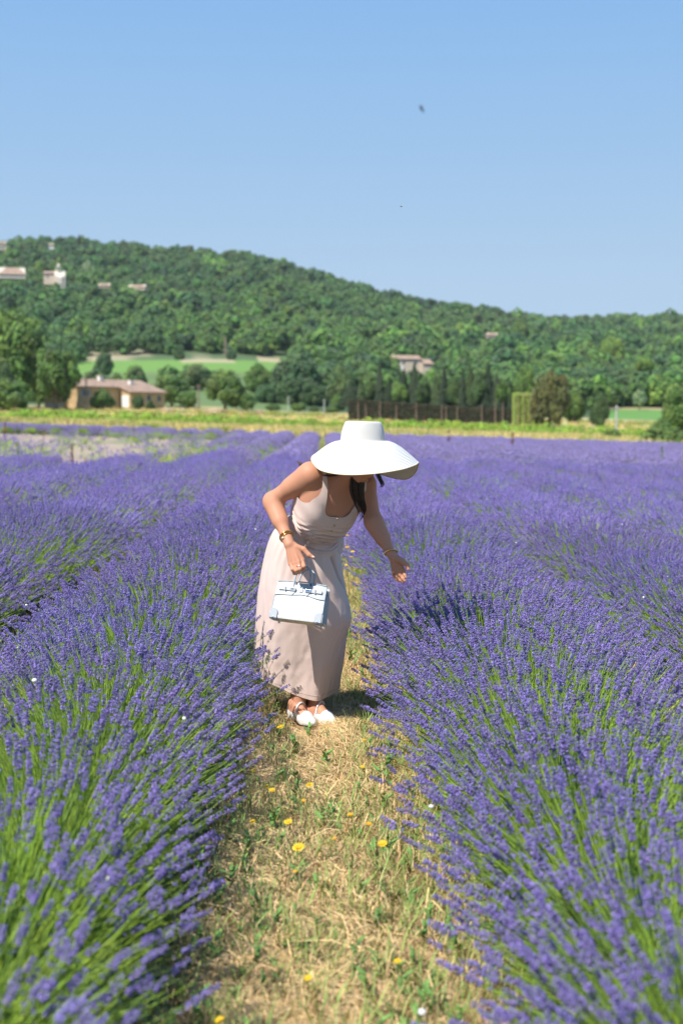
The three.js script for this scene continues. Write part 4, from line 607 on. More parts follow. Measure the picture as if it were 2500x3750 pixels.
// hands: chains of tapered capsules
function hand(wristFrom, chains, k = .010) {
  const list = [], pts = []; for (const [a, b, ra, rb] of chains) { list.push(capsule(a, b, ra, rb)); pts.push(a, b); }
  const f = blend(list, k); return surfaceNets(f, ...bounds(pts, .035), .003);
}
const chain = (pts, r) => pts.slice(1).map((p, i) => [pts[i], p, r[i], r[i + 1]]);
{ // right hand closed over the bag handles, back of the hand to the camera
  const K = [[1107, 2050, .405], [1093, 2058, .415], [1078, 2062, .41], [1064, 2064, .40]].map(a => Wp(...a));
  const c = [[J.re.clone().lerp(J.rw, .8), Wp(1060, 1994, .375), .0285, .0265]];
  K.forEach((p, i) => c.push([Wp(1060 + (3 - i) * 5, 2000, .377), p, .021, .0125]));
  c.push([Wp(1070, 2030, .375), Wp(1090, 2032, .375), .018, .018]);
  c.push(...chain([K[0], Wp(1113, 2074, .425), Wp(1110, 2087, .405), Wp(1104, 2084, .385)], [.0108, .0096, .0085, .007]));
  c.push(...chain([K[1], Wp(1098, 2084, .435), Wp(1095, 2096, .412), Wp(1090, 2090, .39)], [.0112, .0098, .0087, .0072]));
  c.push(...chain([K[2], Wp(1084, 2089, .43), Wp(1083, 2099, .408), Wp(1080, 2093, .388)], [.0106, .0094, .0083, .007]));
  c.push(...chain([K[3], Wp(1071, 2085, .422), Wp(1078, 2099, .408), Wp(1078, 2100, .39)], [.0098, .0086, .0076, .0064]));
  c.push(...chain([Wp(1085, 2003, .385), Wp(1112, 2012, .39), Wp(1131, 2032, .40), Wp(1148, 2042, .405)], [.0155, .0135, .0115, .0085]));
  bodyGeos.push(hand(null, c, .0055));
}
{ // left hand reaching down, palm to the camera
  const K = [[1470, 2078, .375], [1461, 2086, .368], [1451, 2091, .362], [1442, 2092, .36]].map(a => Wp(...a));
  const c = [[J.le.clone().lerp(J.lw, .82), Wp(1438, 2038, .365), .0262, .024]];
  K.forEach((p, i) => c.push([Wp(1448 - i * 3, 2045, .365), p, .0175, .0115]));
  c.push([Wp(1448, 2060, .362), Wp(1464, 2062, .366), .016, .016]);
  c.push(...chain([K[0], Wp(1477, 2093, .375), Wp(1482, 2106, .383), Wp(1485, 2114, .388)], [.0105, .0092, .0082, .0068]));
  c.push(...chain([K[1], Wp(1465, 2104, .37), Wp(1475, 2119, .378), Wp(1481, 2127, .383)], [.0105, .0092, .0082, .0068]));
  c.push(...chain([K[2], Wp(1454, 2110, .355), Wp(1466, 2125, .358), Wp(1474, 2132, .36)], [.0103, .009, .008, .0066]));
  c.push(...chain([K[3], Wp(1443, 2108, .34), Wp(1452, 2121, .342), Wp(1460, 2128, .345)], [.0096, .0082, .0072, .006]));
  c.push(...chain([Wp(1453, 2046, .375), Wp(1475, 2057, .392), Wp(1489, 2069, .40), Wp(1495, 2084, .405)], [.019, .0142, .0108, .008]));
  bodyGeos.push(hand(null, c, .0055));
}
const bodyGeo = toLocal(mergeGeometries(bodyGeos)), body0 = part('body', bodyGeo, skin, person);
{ // eyes and lips under the brim
  const m = std(.75, .74, .72, .3); for (const s of [-1, 1]) { const e = part('eye', new THREE.SphereGeometry(.011, 12, 10), m, person); e.position.copy(hp(s * .029, .002, .068)).sub(person.position); const ir = part('iris', new THREE.SphereGeometry(.006, 10, 8), std(.05, .03, .02, .3), e); ir.position.copy(hf).multiplyScalar(.0065); }
  const lips = new Soup(); lips.tube([hp(-.022, -.060, .086), hp(-.01, -.056, .0945), hp(0, -.059, .096), hp(.01, -.056, .0945), hp(.022, -.060, .086)], [.002, .0045, .005, .0045, .002], [.42, .14, .13], 8); part('lips', toLocal(lips.geo()), VC(.4), person);
}
// ---- dress
const clothTex = (() => { const N = 256, px = new Uint8Array(N * N * 4); for (let j = 0; j < N; j++) for (let i = 0; i < N; i++) { const o = (j * N + i) * 4, t = 128 + 50 * (fbm(i / 50, j / 14) - .5) + 70 * (fbm(i / 22 + 7, j / 60) - .5) + 20 * (hash2(i, j) - .5); px[o] = px[o + 1] = px[o + 2] = clamp(t, 0, 255); px[o + 3] = 255; } const t = new THREE.DataTexture(px, N, N); t.wrapS = t.wrapT = THREE.RepeatWrapping; t.magFilter = THREE.LinearFilter; t.needsUpdate = true; return t; })();
const cloth = new THREE.MeshPhysicalMaterial({ color: new THREE.Color().setRGB(.71, .555, .495), roughness: .72, sheen: .25, sheenRoughness: .6, sheenColor: new THREE.Color(1, .95, .92), bumpMap: clothTex, bumpScale: .0025, side: THREE.DoubleSide });
const seam = std(.56, .43, .385, .8);
const dress = new THREE.Group(); dress.name = 'dress'; person.add(dress);
{
  const creases = (x, y, z) => { const [s, t, f] = toST(x, y, z), low = sstep(.30, .17, t) * sstep(-.02, .05, t); return low * (.0085 * Math.sin((t - .16 * s + .02 * Math.sin(s * 18)) * 200) + .0042 * Math.sin((t + .14 * s) * 310 + 2)) + .0022 * sstep(.1, .2, t) * Math.sin(s * 40 + t * 60) * sstep(.02, .1, Math.abs(s)); };
  const f = (x, y, z) => torso(x, y, z) - .0075 - creases(x, y, z);
  let g = surfaceNets(f, ...bounds([loc(-.2, -.1, -.15), loc(.2, TL, .2), loc(.2, -.1, .2), loc(-.2, TL, -.15), J.rs, J.ls], .03), .005);
  const bust = TL * .715, n0 = -.028;
  g = clipGeo(g, (x, y, z) => { const [s, t, fr] = toST(x, y, z); const front = fr > -.01, w = .088, bottom = front ? bust : TL * .6, nc = n0 * sstep(TL, TL * .68, t), q = Math.abs(s - nc), neck = bottom + Math.pow(q / w, 5) * .085; const arm = lerp(.150, .122, sstep(TL * .78, TL * .98, t)) + 1.1 * Math.max(0, TL * .80 - t); return Math.min((neck - t) * .5, arm - q, t + .03); });
  const m = part('bodice', toLocal(thicken(g, .004)), cloth, dress); boxUVworld(m.geometry, 2.2);
  const edge = (s, t, up) => { for (let fz = .22; fz > -.1; fz -= .002) { const p = loc(s, t, fz); if (f(p.x, p.y, p.z) < 0) return p.addScaledVector(Fd, up); } return loc(s, t, .1); };
  for (const [s, t] of [[-.020, bust - .010], [-.024, bust - .046], [-.028, bust - .080]]) { const p = edge(s, t, .002), b = part('button', new THREE.CylinderGeometry(.0062, .0062, .0035, 16), std(.50, .38, .28, .35), dress); b.position.copy(p).sub(person.position); b.quaternion.setFromUnitVectors(UPV, Fd); }
  const st = []; for (let q = -1; q <= 1.001; q += .1) { const s = n0 + q * .088; st.push(edge(s, bust - .008 + Math.pow(Math.abs(q) * .95, 5) * .085, .0005)); } const so = new Soup(); so.tube(st, .0012, [.60, .46, .41], 5); part('neckline_stitching', toLocal(so.geo()), VC(.8), dress);
  const lp = edge(-.105, .135, .004), loopM = part('belt_loop', new RoundedBoxGeometry(.014, .045, .005, 2, .002), cloth, dress); loopM.position.copy(lp).sub(person.position); loopM.quaternion.setFromRotationMatrix(new THREE.Matrix4().makeBasis(S, T, Fd));
}
function boxUVworld(g, s) { const p = g.attributes.position, uv = new Float32Array(p.count * 2); for (let i = 0; i < p.count; i++) { uv[2 * i] = (p.getX(i) + p.getZ(i) * .6) * s; uv[2 * i + 1] = p.getY(i) * s; } g.setAttribute('uv', new THREE.BufferAttribute(uv, 2)); return g; }
{ // skirt: rings from waist to hem, each given by its left and right edge, its depth, how far its front drops, and how far its middle stands forward
  const RG = [[0, 1057, 1903, 1236, 1966, .110, .085, .06], [.05, 1030, 1922, 1240, 1985, .135, .085, .045], [.12, 1001, 1950, 1243, 2012, .155, .075, .02], [.22, 976, 2015, 1250, 2070, .175, .06, -.01], [.36, 954, 2115, 1263, 2150, .190, .05, -.03], [.5, 942, 2220, 1279, 2238, .20, .04, -.05], [.66, 934, 2333, 1268, 2320, .20, .035, -.075], [.83, 932, 2405, 1250, 2420, .195, .035, -.09], [1, 936, 2468, 1228, 2546, .19, .012, -.095]];
  const val = (t, q) => { let k = 0; while (k < RG.length - 2 && RG[k + 1][0] < t) k++; const a = RG[Math.max(0, k - 1)], b = RG[k], c = RG[k + 1], d = RG[Math.min(RG.length - 1, k + 2)], u = (t - b[0]) / (c[0] - b[0]), m1 = k ? (c[q] - a[q]) / (c[0] - a[0]) * (c[0] - b[0]) : c[q] - b[q], m2 = k < RG.length - 2 ? (d[q] - b[q]) / (d[0] - b[0]) * (c[0] - b[0]) : c[q] - b[q], u2 = u * u, u3 = u2 * u; return (2 * u3 - 3 * u2 + 1) * b[q] + (u3 - 2 * u2 + u) * m1 + (-2 * u3 + 3 * u2) * c[q] + (u3 - u2) * m2; };
  const NT = 110, NS = 220, pos = [], idx = [], uv = [];
  for (let i = 0; i <= NT; i++) {
    const t = i / NT, g = q => val(t, q), L = Wp(g(1), g(2), g(7)), Rr = Wp(g(3), g(4), g(7)), C = L.clone().add(Rr).multiplyScalar(.5), U = Rr.clone().sub(L).multiplyScalar(.5), b = g(5), drop = g(6), hw = (g(3) - g(1)) / 2, cx = (g(3) + g(1)) / 2;
    const pleatPx = lerp(1206, 1272, sstep(.08, .52, t)), phiP = Math.acos(clamp((pleatPx - cx) / hw, -.98, .98)), env = sstep(.06, .2, t) * sstep(.72, .5, t);
    for (let j = 0; j <= NS; j++) {
      const ph = j / NS * 6.28318, c = Math.cos(ph), s = Math.sin(ph);
      const tri = x => Math.asin(.96 * Math.sin(x)) / 1.4; let k = 1 + t * (.055 * tri(ph * 6 + 1.0 + t * .7) + .022 * tri(ph * 11 + t * 2.2) * t + .020 * Math.sin(ph * 4 - t * 3)) + .020 * sstep(.12, .4, t) * (noise2(ph * 7 + t * 6, t * 16 - ph * 5) - .5) + .010 * sstep(.02, .1, t) * sstep(.45, .12, t) * Math.sin(ph * 24 + 2 * Math.sin(ph * 3)) ;
      k += .006 * (fbm(ph * 5 + 3, t * 9) - .5) * (1 + t) + .030 * (fbm(ph * 1.6 + 1, t * 3.5 + 8) - .5) * sstep(.05, .3, t);
      const dp = ph - phiP; k += env * (.12 * sstep(-.02, .03, dp) * sstep(1.2, .1, dp) - .24 * Math.exp(-Math.pow((dp + .09) / .075, 2)));
      k += .02 * sstep(.05, 0, Math.abs(((ph * 180 / Math.PI) % 360) - 205) / 100) * t; // soft back fold
      const hemCorner = t > .85 ? (t - .85) / .15 : 0;
      const p = C.clone().addScaledVector(U, c * k); p.z += b * s * k; p.y -= drop * (s > 0 ? s : s * .6) - hemCorner * .012 * Math.sin(ph * 3 + 1);
      pos.push(p.x, p.y, p.z); uv.push(ph / 6.283 * 1.3 * 2.2, t * .95 * 2.2);
    }
  }
  for (let i = 0; i < NT; i++) for (let j = 0; j < NS; j++) { const a = i * (NS + 1) + j; idx.push(a, a + 1, a + NS + 1, a + 1, a + NS + 2, a + NS + 1); }
  const g = new THREE.BufferGeometry(); g.setAttribute('position', new THREE.Float32BufferAttribute(pos, 3)); g.setAttribute('uv', new THREE.Float32BufferAttribute(uv, 2)); g.setIndex(idx); g.computeVertexNormals();
  { const N = g.attributes.normal; for (let i = 0; i <= NT; i++) { const a = i * (NS + 1), b = a + NS, n = V(N.getX(a) + N.getX(b), N.getY(a) + N.getY(b), N.getZ(a) + N.getZ(b)).normalize(); N.setXYZ(a, n.x, n.y, n.z); N.setXYZ(b, n.x, n.y, n.z); } }
  const row = (i, out) => { const r = []; for (let j = 0; j <= NS; j += 2) { const o = (i * (NS + 1) + j) * 3; r.push(V(pos[o], pos[o + 1], pos[o + 2]).addScaledVector(V(g.attributes.normal.array[o], g.attributes.normal.array[o + 1], g.attributes.normal.array[o + 2]), out)); } return r; };
  const hem = row(NT - 3, .0008), wl = row(1, .002), wl2 = row(4, .003);
  part('skirt', toLocal(g), cloth, dress);
  const h = new Soup(); h.tube(hem, .0011, [.56, .43, .385], 5); part('hem_stitching', toLocal(h.geo()), VC(.8), dress);
  const w = new Soup(); w.tube(wl, .0055, [.71, .555, .495], 6); w.tube(wl2, .0045, [.71, .555, .495], 6); part('waistband', toLocal(w.geo()), cloth2(), dress);
}
function cloth2() { return new THREE.MeshPhysicalMaterial({ color: new THREE.Color().setRGB(.71, .555, .495), roughness: .75 }); }
// ---- shoes: white strapped flats
const shoeMat = std(.80, .79, .77, .45);
function shoe(heel, toe, name) {
  const a = toe.clone().sub(heel); a.y = 0; const L = a.length(); a.normalize(); const r = V(-a.z, 0, a.x), fy = Math.min(ground(heel.x, heel.z), ground(toe.x, toe.z)) + .016; const p = (x, y, z) => V(heel.x + a.x * x * L + r.x * z, fy + y, heel.z + a.z * x * L + r.z * z);
  const fl = [capsule(p(.15, .032, 0), p(.66, .022, 0), .029, .029), capsule(p(.66, .018, .006), p(.90, .013, .002), .028, .013), capsule(p(.66, .018, -.010), p(.86, .013, -.008), .026, .014), capsule(p(.2, .085, 0), p(.60, .034, 0), .032, .025), capsule(p(.17, .09, 0), p(.14, .035, 0), .033, .028)], ff = blend(fl, .022);
  const floor = y0 => y => y0 - y;
  const foot = (x, y, z) => Math.max(ff(x, y, z), fy + .002 - y), up = (x, y, z) => Math.max(ff(x, y, z) - .0045, fy - y);
  const bb = bounds([p(0, 0, 0), p(1, 0, 0), p(.1, .11, 0)], .05), t = new THREE.Group(); t.name = 'shoe'; person.add(t);
  const fg = part('foot', toLocal(surfaceNets(foot, ...bb, .005)), skin, person);
  const along = (x, z) => ((x - heel.x) * a.x + (z - heel.z) * a.z) / L;
  const g = clipGeo(surfaceNets(up, ...bb, .0042), (x, y, z) => { const u = along(x, z), h = y - fy, rim = u < .3 ? lerp(.074, .052, sstep(-.05, .3, u)) : u < .62 ? .048 : .048 + (u - .62) * .9; return rim - h; });
  part('upper', toLocal(thicken(g, .003)), shoeMat, t);
  const st = []; for (let q = 0; q <= 16; q++) { const f = (.14 + .72 * q / 16) * Math.PI, u = .40 + .05 * Math.cos(f), z = .046 * Math.cos(f); for (let y = .12; y > .02; y -= .0015) { const pt = p(u, y, z); if (ff(pt.x, pt.y, pt.z) < .004) { st.push(pt); break; } } } if (st.length > 3) { const so = new Soup(); so.tube(st, .0048, [.8, .79, .77], 8); part('strap', toLocal(so.geo()), VC(.45), t); }
  const sh = new THREE.Shape(); [[-.02, .0], [.02, .030], [.3, .031], [.62, .042], [.82, .036], [.97, .012], [1.0, 0], [.97, -.014], [.82, -.036], [.62, -.040], [.3, -.031], [.02, -.030]].forEach(([x, y], k) => k ? sh.lineTo(x * L, y) : sh.moveTo(x * L, y)); sh.closePath();
  const sg = new THREE.ExtrudeGeometry(sh, { depth: .007, bevelEnabled: true, bevelSize: .002, bevelThickness: .002, bevelSegments: 2 }); sg.applyMatrix4(new THREE.Matrix4().makeBasis(a, r, V(0, 1, 0).multiplyScalar(1))); sg.translate(heel.x, fy - .009, heel.z); part('sole', toLocal(sg), std(.62, .56, .47, .7), t);
  return { t, p };
}
shoe(Wp(1066, 2644, .01), Wp(1152, 2672, .19), 'a'); shoe(Wp(1138, 2646, -.01), Wp(1227, 2674, .15), 'b');
// ---- hat
{
  const hat = new THREE.Group(); hat.name = 'hat'; person.add(hat); const c = Wp(1328, 1615, .42); hat.position.copy(c).sub(person.position); hat.rotation.set(0, 0, 0);
  const braid = (() => { const N = 64, px = new Uint8Array(N * N * 4); for (let j = 0; j < N; j++) for (let i = 0; i < N; i++) { const o = (j * N + i) * 4, v = 128 + 100 * Math.sin(j / N * 6.2832 * 4) + 26 * Math.sin((i / N * 8 + (j >> 4) * .5) * 6.2832); px[o] = px[o + 1] = px[o + 2] = clamp(v, 0, 255); px[o + 3] = 255; } const t = new THREE.DataTexture(px, N, N); t.wrapS = t.wrapT = THREE.RepeatWrapping; t.magFilter = THREE.LinearFilter; t.needsUpdate = true; return t; })();
  const straw = new THREE.MeshStandardMaterial({ color: new THREE.Color().setRGB(.79, .775, .725), roughness: .8, bumpMap: braid, bumpScale: .0022, side: THREE.DoubleSide }), under = std(.80, .77, .68, .9, { side: THREE.DoubleSide }), trim = std(.56, .42, .22, .8);
  const prof = [[.112, -.012], [.1085, 0], [.1065, .012], [.105, .026], [.102, .045], [.097, .062], [.092, .076], [.088, .085], [.082, .0905], [.072, .0925], [.05, .091], [.02, .0885], [.0001, .088]].map(([x, y]) => new THREE.Vector2(x, y));
  const crown = part('crown', new THREE.LatheGeometry(prof, 96), straw, hat); { const u = crown.geometry.attributes.uv; for (let i = 0; i < u.count; i++) u.setXY(i, u.getX(i) * 16, crown.geometry.attributes.position.getY(i) * 60 + (1 - Math.hypot(crown.geometry.attributes.position.getX(i), crown.geometry.attributes.position.getZ(i))) * 36); crown.scale.set(1, 1.02, .98); crown.rotation.z = -.03; }
  // brim: how far the rim hangs below the foot of the crown, round from her left (0) to the front (90) and on
  const D = [[0, .104], [22, .112], [48, .130], [80, .147], [110, .152], [140, .136], [165, .100], [190, .074], [220, .062], [250, .095], [280, .150], [305, .186], [325, .188], [343, .152], [360, .104]];
  const RR = [[0, .268], [45, .262], [90, .255], [135, .258], [180, .246], [225, .25], [270, .262], [315, .272], [360, .268]];
  const per = (tab, a) => { a = ((a % 360) + 360) % 360; let k = 0; while (tab[k + 1][0] < a) k++; const n = tab.length - 1, A = tab[k === 0 ? n - 1 : k - 1], B = tab[k], C = tab[k + 1], E = tab[k + 1 === n ? 1 : k + 2], u = (a - B[0]) / (C[0] - B[0]); return B[1] + .5 * u * (C[1] - A[1] + u * (2 * A[1] - 5 * B[1] + 4 * C[1] - E[1] + u * (3 * (B[1] - C[1]) + E[1] - A[1]))); };
  const brimAt = (deg, q, th) => { const a = deg * Math.PI / 180, R0 = .1075, R1 = per(RR, deg), r = lerp(R0, R1, q), dr = per(D, deg), y = .002 - dr * (.25 * q + .75 * Math.pow(q, 1.55)) + .010 * Math.sin(Math.PI * Math.min(1, q * 1.0)) * (1 - q) - th; return V(Math.cos(a) * r, y, Math.sin(a) * r * .98); };
  const shell = (th, uvs) => { const NA = 160, NQ = 40, pos = [], uv = [], idx = []; for (let i = 0; i <= NQ; i++) for (let j = 0; j <= NA; j++) { const p = brimAt(j / NA * 360, i / NQ, th); pos.push(p.x, p.y, p.z); uv.push(j / NA * 30, i / NQ * 7); } for (let i = 0; i < NQ; i++) for (let j = 0; j < NA; j++) { const a = i * (NA + 1) + j; idx.push(a, a + NA + 1, a + 1, a + 1, a + NA + 1, a + NA + 2); } const g = new THREE.BufferGeometry(); g.setAttribute('position', new THREE.Float32BufferAttribute(pos, 3)); g.setAttribute('uv', new THREE.Float32BufferAttribute(uv, 2)); g.setIndex(idx); g.computeVertexNormals(); return g; };
  part('brim', shell(0), straw, hat); part('brim_lining', shell(.004), under, hat);
  const rim = []; for (let k = 0; k <= 120; k++) rim.push(brimAt(k * 3, 1, .002)); const s = new Soup(); s.tube(rim, .0027, [.62, .50, .30], 6); part('brim_edge', s.geo(), VC(.8), hat);
}
// ---- hair: many thin locks
{
  const hairMat = new THREE.MeshPhysicalMaterial({ vertexColors: true, roughness: .38, sheen: .3, sheenRoughness: .4, sheenColor: new THREE.Color(.5, .3, .15) });
  const lock = (path, n, spread, endSpread, r, col) => { const s = new Soup(); const cv = new THREE.CatmullRomCurve3(path); for (let k = 0; k < n; k++) { const a = R(0, 6.28), q = Math.sqrt(rnd()), t1 = R(.62, 1), ph = R(0, 6), pts = []; for (let i = 0; i <= 14; i++) { const t = i / 14 * t1, p = cv.getPoint(t), w = spread * Math.sin(Math.PI * clamp(.18 + t * .72, 0, 1)) + endSpread * t * t, wave = .010 * Math.sin(t * 8 + ph * .35) * t; pts.push(p.add(V(Math.cos(a) * q * w + wave, Math.sin(ph) * .004, Math.sin(a) * q * w))); } const m = R(.55, 1.7); s.tube(pts, pts.map((_, i) => r * (i > 8 ? (15 - i) / 7 : 1)), col.map(c => c * m), 5); } return toLocal(s.geo()); };
  const dark = [.032, .018, .011];
  part('hair', lock([Wp(1318, 1690, .40), Wp(1316, 1740, .40), Wp(1314, 1790, .395), Wp(1324, 1835, .385), Wp(1330, 1870, .375), Wp(1314, 1910, .37)], 230, .030, -.022, .0019, dark), hairMat, person);
  part('hair', lock([Wp(1306, 1690, .38), Wp(1300, 1738, .385), Wp(1298, 1790, .39), Wp(1310, 1850, .385), Wp(1318, 1900, .37)], 70, .022, .004, .002, dark.map(q => q * 1.2)), hairMat, person);
  part('hair', lock([Wp(1372, 1700, .42), Wp(1380, 1725, .43), Wp(1388, 1745, .43), Wp(1398, 1765, .43), Wp(1394, 1778, .43), Wp(1386, 1783, .43)], 34, .009, .004, .0016, dark.map(q => q * 1.3)), hairMat, person);
  part('hair', lock([Wp(1352, 1715, .43), Wp(1362, 1740, .44), Wp(1350, 1752, .43), Wp(1340, 1770, .42)], 16, .006, .003, .0015, dark.map(q => q * 1.6)), hairMat, person);
  part('hair', lock([Wp(1215, 1690, .26), Wp(1160, 1698, .24), Wp(1110, 1702, .22), Wp(1094, 1694, .215), Wp(1083, 1686, .21)], 46, .010, .006, .0015, [.075, .042, .022]), hairMat, person);
  part('hair', lock([Wp(1140, 1690, .30), Wp(1152, 1715, .345), Wp(1168, 1735, .36), Wp(1200, 1742, .36), Wp(1240, 1738, .36)], 46, .012, .004, .0016, [.055, .032, .018]), hairMat, person);
}
// ---- bracelets and ring
{
  const gold = new THREE.MeshStandardMaterial({ color: new THREE.Color().setRGB(.83, .53, .16), metalness: 1, roughness: .22 }), paleM = std(.75, .68, .52, .3);
  const brace = (a, b, t, r, tube, mat, tilt) => { const p = a.clone().lerp(b, t), d = b.clone().sub(a).normalize(), m = part('bracelet', new THREE.TorusGeometry(r, tube, 10, 40), mat, person); m.position.copy(p).sub(person.position); m.quaternion.setFromUnitVectors(V(0, 0, 1), d.add(tilt).normalize()); return m; };
  const b1 = brace(J.re, J.rw, .90, .0335, .0034, gold, V(.05, .1, .2)); part('bracelet_stud', new THREE.SphereGeometry(.006, 10, 8), paleM, b1).position.set(-.026, .012, .02);
  brace(J.re, J.rw, .935, .0325, .0022, gold, V(.2, .1, .1)); const b2 = brace(J.le, J.lw, .98, .0305, .0036, gold, V(-.3, .1, .1)); part('bracelet_inlay', new THREE.TorusGeometry(.0312, .0034, 8, 20, 1.3), paleM, b2).rotation.z = 2.4;
  const rg = part('ring', new THREE.TorusGeometry(.0115, .0016, 8, 24), gold, person); rg.position.copy(Wp(1095, 2074, .427)).sub(person.position); rg.rotation.x = 1.35; const st = part('ring_stone', new THREE.IcosahedronGeometry(.0055, 1), new THREE.MeshPhysicalMaterial({ color: 0xf6f0e4, roughness: .08, metalness: 0, clearcoat: 1 }), rg); st.position.set(0, .011, 0);
  const nail = (p, q) => { const n = part('fingernail', new THREE.SphereGeometry(1, 10, 8), std(.74, .56, .50, .25), person); n.position.copy(p).sub(person.position); n.scale.set(.008, .005, .004); n.rotation.z = q; }; nail(Wp(1147, 2040, .4125), -.5); nail(Wp(1075, 2101, .402), -1.4);
}
// ---------------------------------------------------------------- handbag
{
  const bag = thing('handbag', 'structured white handbag with pale grey blue trim hanging from the hand', 'handbag', Wp(1081, 2270, .43)); bag.rotation.order = 'YXZ'; bag.rotation.set(-.30, -.25, -.085);
  const blue = new THREE.MeshPhysicalMaterial({ color: new THREE.Color().setRGB(.37, .405, .435), roughness: .5, clearcoat: .15, clearcoatRoughness: .4 }), silver = new THREE.MeshStandardMaterial({ color: new THREE.Color().setRGB(.78, .79, .80), metalness: 1, roughness: .2 }), edge = std(.20, .235, .27, .6), slotM = std(.03, .04, .06, .6);
  const grain = (() => { const N = 128, px = new Uint8Array(N * N * 4); for (let j = 0; j < N; j++) for (let i = 0; i < N; i++) { const o = (j * N + i) * 4, v = 255 * fbm(i / 3, j / 3); px[o] = px[o + 1] = px[o + 2] = v; px[o + 3] = 255; } const t = new THREE.DataTexture(px, N, N); t.wrapS = t.wrapT = THREE.RepeatWrapping; t.repeat.set(6, 6); t.magFilter = THREE.LinearFilter; t.needsUpdate = true; return t; })();
  const canvas = std(.73, .725, .70, .8, { bumpMap: grain, bumpScale: .0012 });
  // the body narrows in depth to the top; front face at z = 0 at the foot
  const H = .182, wB = .258, wT = .246, dB = .115, dT = .062, front = y => -(dB - dT) / 2 * (y / H) + .006 * Math.sin(Math.PI * clamp(y / H, 0, 1)), back = y => -dB + (dB - dT) / 2 * (y / H), half = y => lerp(wB, wT, y / H) / 2;
  const skinPatch = (y0, y1, u0, u1, face, off, mat, name, n = 14) => { const pos = [], idx = [], uv = []; const pt = (u, y) => { const h = half(y); return face === 'front' ? V(u * h, y, front(y) + off - .004 * u * u * u * u) : face === 'back' ? V(-u * h, y, back(y) - off) : V((face === 'right' ? 1 : -1) * (h + off) - (face === 'right' ? 1 : -1) * .016 * Math.pow(1 - u * u, 1) * (y / H), y, lerp(back(y), front(y), (1 + (face === 'right' ? -u : u)) / 2)); }; for (let i = 0; i <= n; i++) for (let j = 0; j <= n; j++) { const p = pt(lerp(u0, u1, j / n), typeof y1 === 'function' ? lerp(y0(lerp(u0, u1, j / n)), y1(lerp(u0, u1, j / n)), i / n) : lerp(y0, y1, i / n)); pos.push(p.x, p.y, p.z); uv.push(p.x + p.z, p.y); } for (let i = 0; i < n; i++) for (let j = 0; j < n; j++) { const a = i * (n + 1) + j; idx.push(a, a + 1, a + n + 1, a + 1, a + n + 2, a + n + 1); } const g = new THREE.BufferGeometry(); g.setAttribute('position', new THREE.Float32BufferAttribute(pos, 3)); g.setAttribute('uv', new THREE.Float32BufferAttribute(uv, 2)); g.setIndex(idx); g.computeVertexNormals(); return part(name, g, mat, bag); };
  const dsm = m => { const c = m.clone(); c.side = THREE.DoubleSide; return c; }, blueD = dsm(blue), canvasD = dsm(canvas);
  skinPatch(.0, H, -1, 1, 'front', 0, canvasD, 'front_panel', 24); skinPatch(.0, H, -1, 1, 'back', 0, canvasD, 'back_panel'); skinPatch(0, H - .012, -1, 1, 'right', 0, blueD, 'side_gusset'); skinPatch(0, H - .012, -1, 1, 'left', 0, blueD, 'side_gusset');
  { const b = part('base', new RoundedBoxGeometry(wB, .012, dB, 3, .005), canvas, bag); b.position.set(0, .003, -dB / 2); const rf = part('front_fold', new THREE.CapsuleGeometry(.009, wB - .03, 6, 12), canvas, bag); rf.rotation.z = Math.PI / 2; rf.position.set(0, .007, -.007); rf.scale.set(1.1, 1, .9); }
  // upper flap with a gently waved lower edge, and the lid line at the top
  const low = u => .121 + .004 * Math.cos(u * 3.4) - .004 * Math.abs(u) + .002 * Math.sin(u * 6); const flap = skinPatch(low, () => H + .002, -1, 1, 'front', .0035, blueD, 'front_flap', 24);
  { const e = []; for (let k = 0; k <= 30; k++) { const u = -1 + k / 15, y = low(u); e.push(V(u * half(y), y, front(y) + .003)); } const s = new Soup(); s.tube(e, .0012, [.22, .26, .30], 6); part('flap_edge', s.geo(), VC(.6), bag); }
  { const s = new Soup(); const t = []; for (let k = 0; k <= 24; k++) { const u = -1 + k / 12; t.push(V(u * half(H), H + .002 + .006 * (1 - u * u), front(H) + .002)); } s.tube(t, .0032, [.37, .405, .435], 8); const b = t.map(p => V(p.x, p.y, back(H))); s.tube(b, .0032, [.37, .405, .435], 8); part('top_edge', s.geo(), VC(.5), bag); const lid = part('lining', new THREE.BoxGeometry(wT - .012, .004, dT - .008), edge, bag); lid.position.set(0, H - .02, front(H) - dT / 2); for (const x of [-.028, .041]) { const n = part('flap_notch', new THREE.BoxGeometry(.0085, .012, .002), slotM, bag); n.position.set(x, H - .002, front(H) + .0055); } }
  // piping down both front corners
  for (const s of [-1, 1]) { const p = []; for (let k = 0; k <= 16; k++) { const y = H * k / 16; p.push(V(s * half(y), y, front(y) - .0035)); } const q = new Soup(); q.tube(p, .0027, [.45, .51, .55], 8); part('piping', q.geo(), VC(.5), bag); }
  // straps, buckles, keepers
  const strap = (x0, x1, y, tip) => { const w = Math.abs(x1 - x0), g = new THREE.Group(); g.name = 'strap'; bag.add(g); g.position.set((x0 + x1) / 2, y, front(y) + .0085); g.rotation.x = -.14; part('band', new RoundedBoxGeometry(w, .0135, .0032, 2, .0014), blue, g); const e = part('stitch_edge', new RoundedBoxGeometry(w + .0016, .0150, .0016, 2, .0006), edge, g); e.position.z = -.0012; return g; };
  const yS = .147; const sl = strap(-.108, -.026, yS), sr = strap(.026, .108, yS);
  for (const [x, t] of [[-.076, 0], [.074, 0]]) { const k = part('keeper', new RoundedBoxGeometry(.0065, .021, .009, 2, .002), blue, bag); k.position.set(x, yS, front(yS) + .010); }
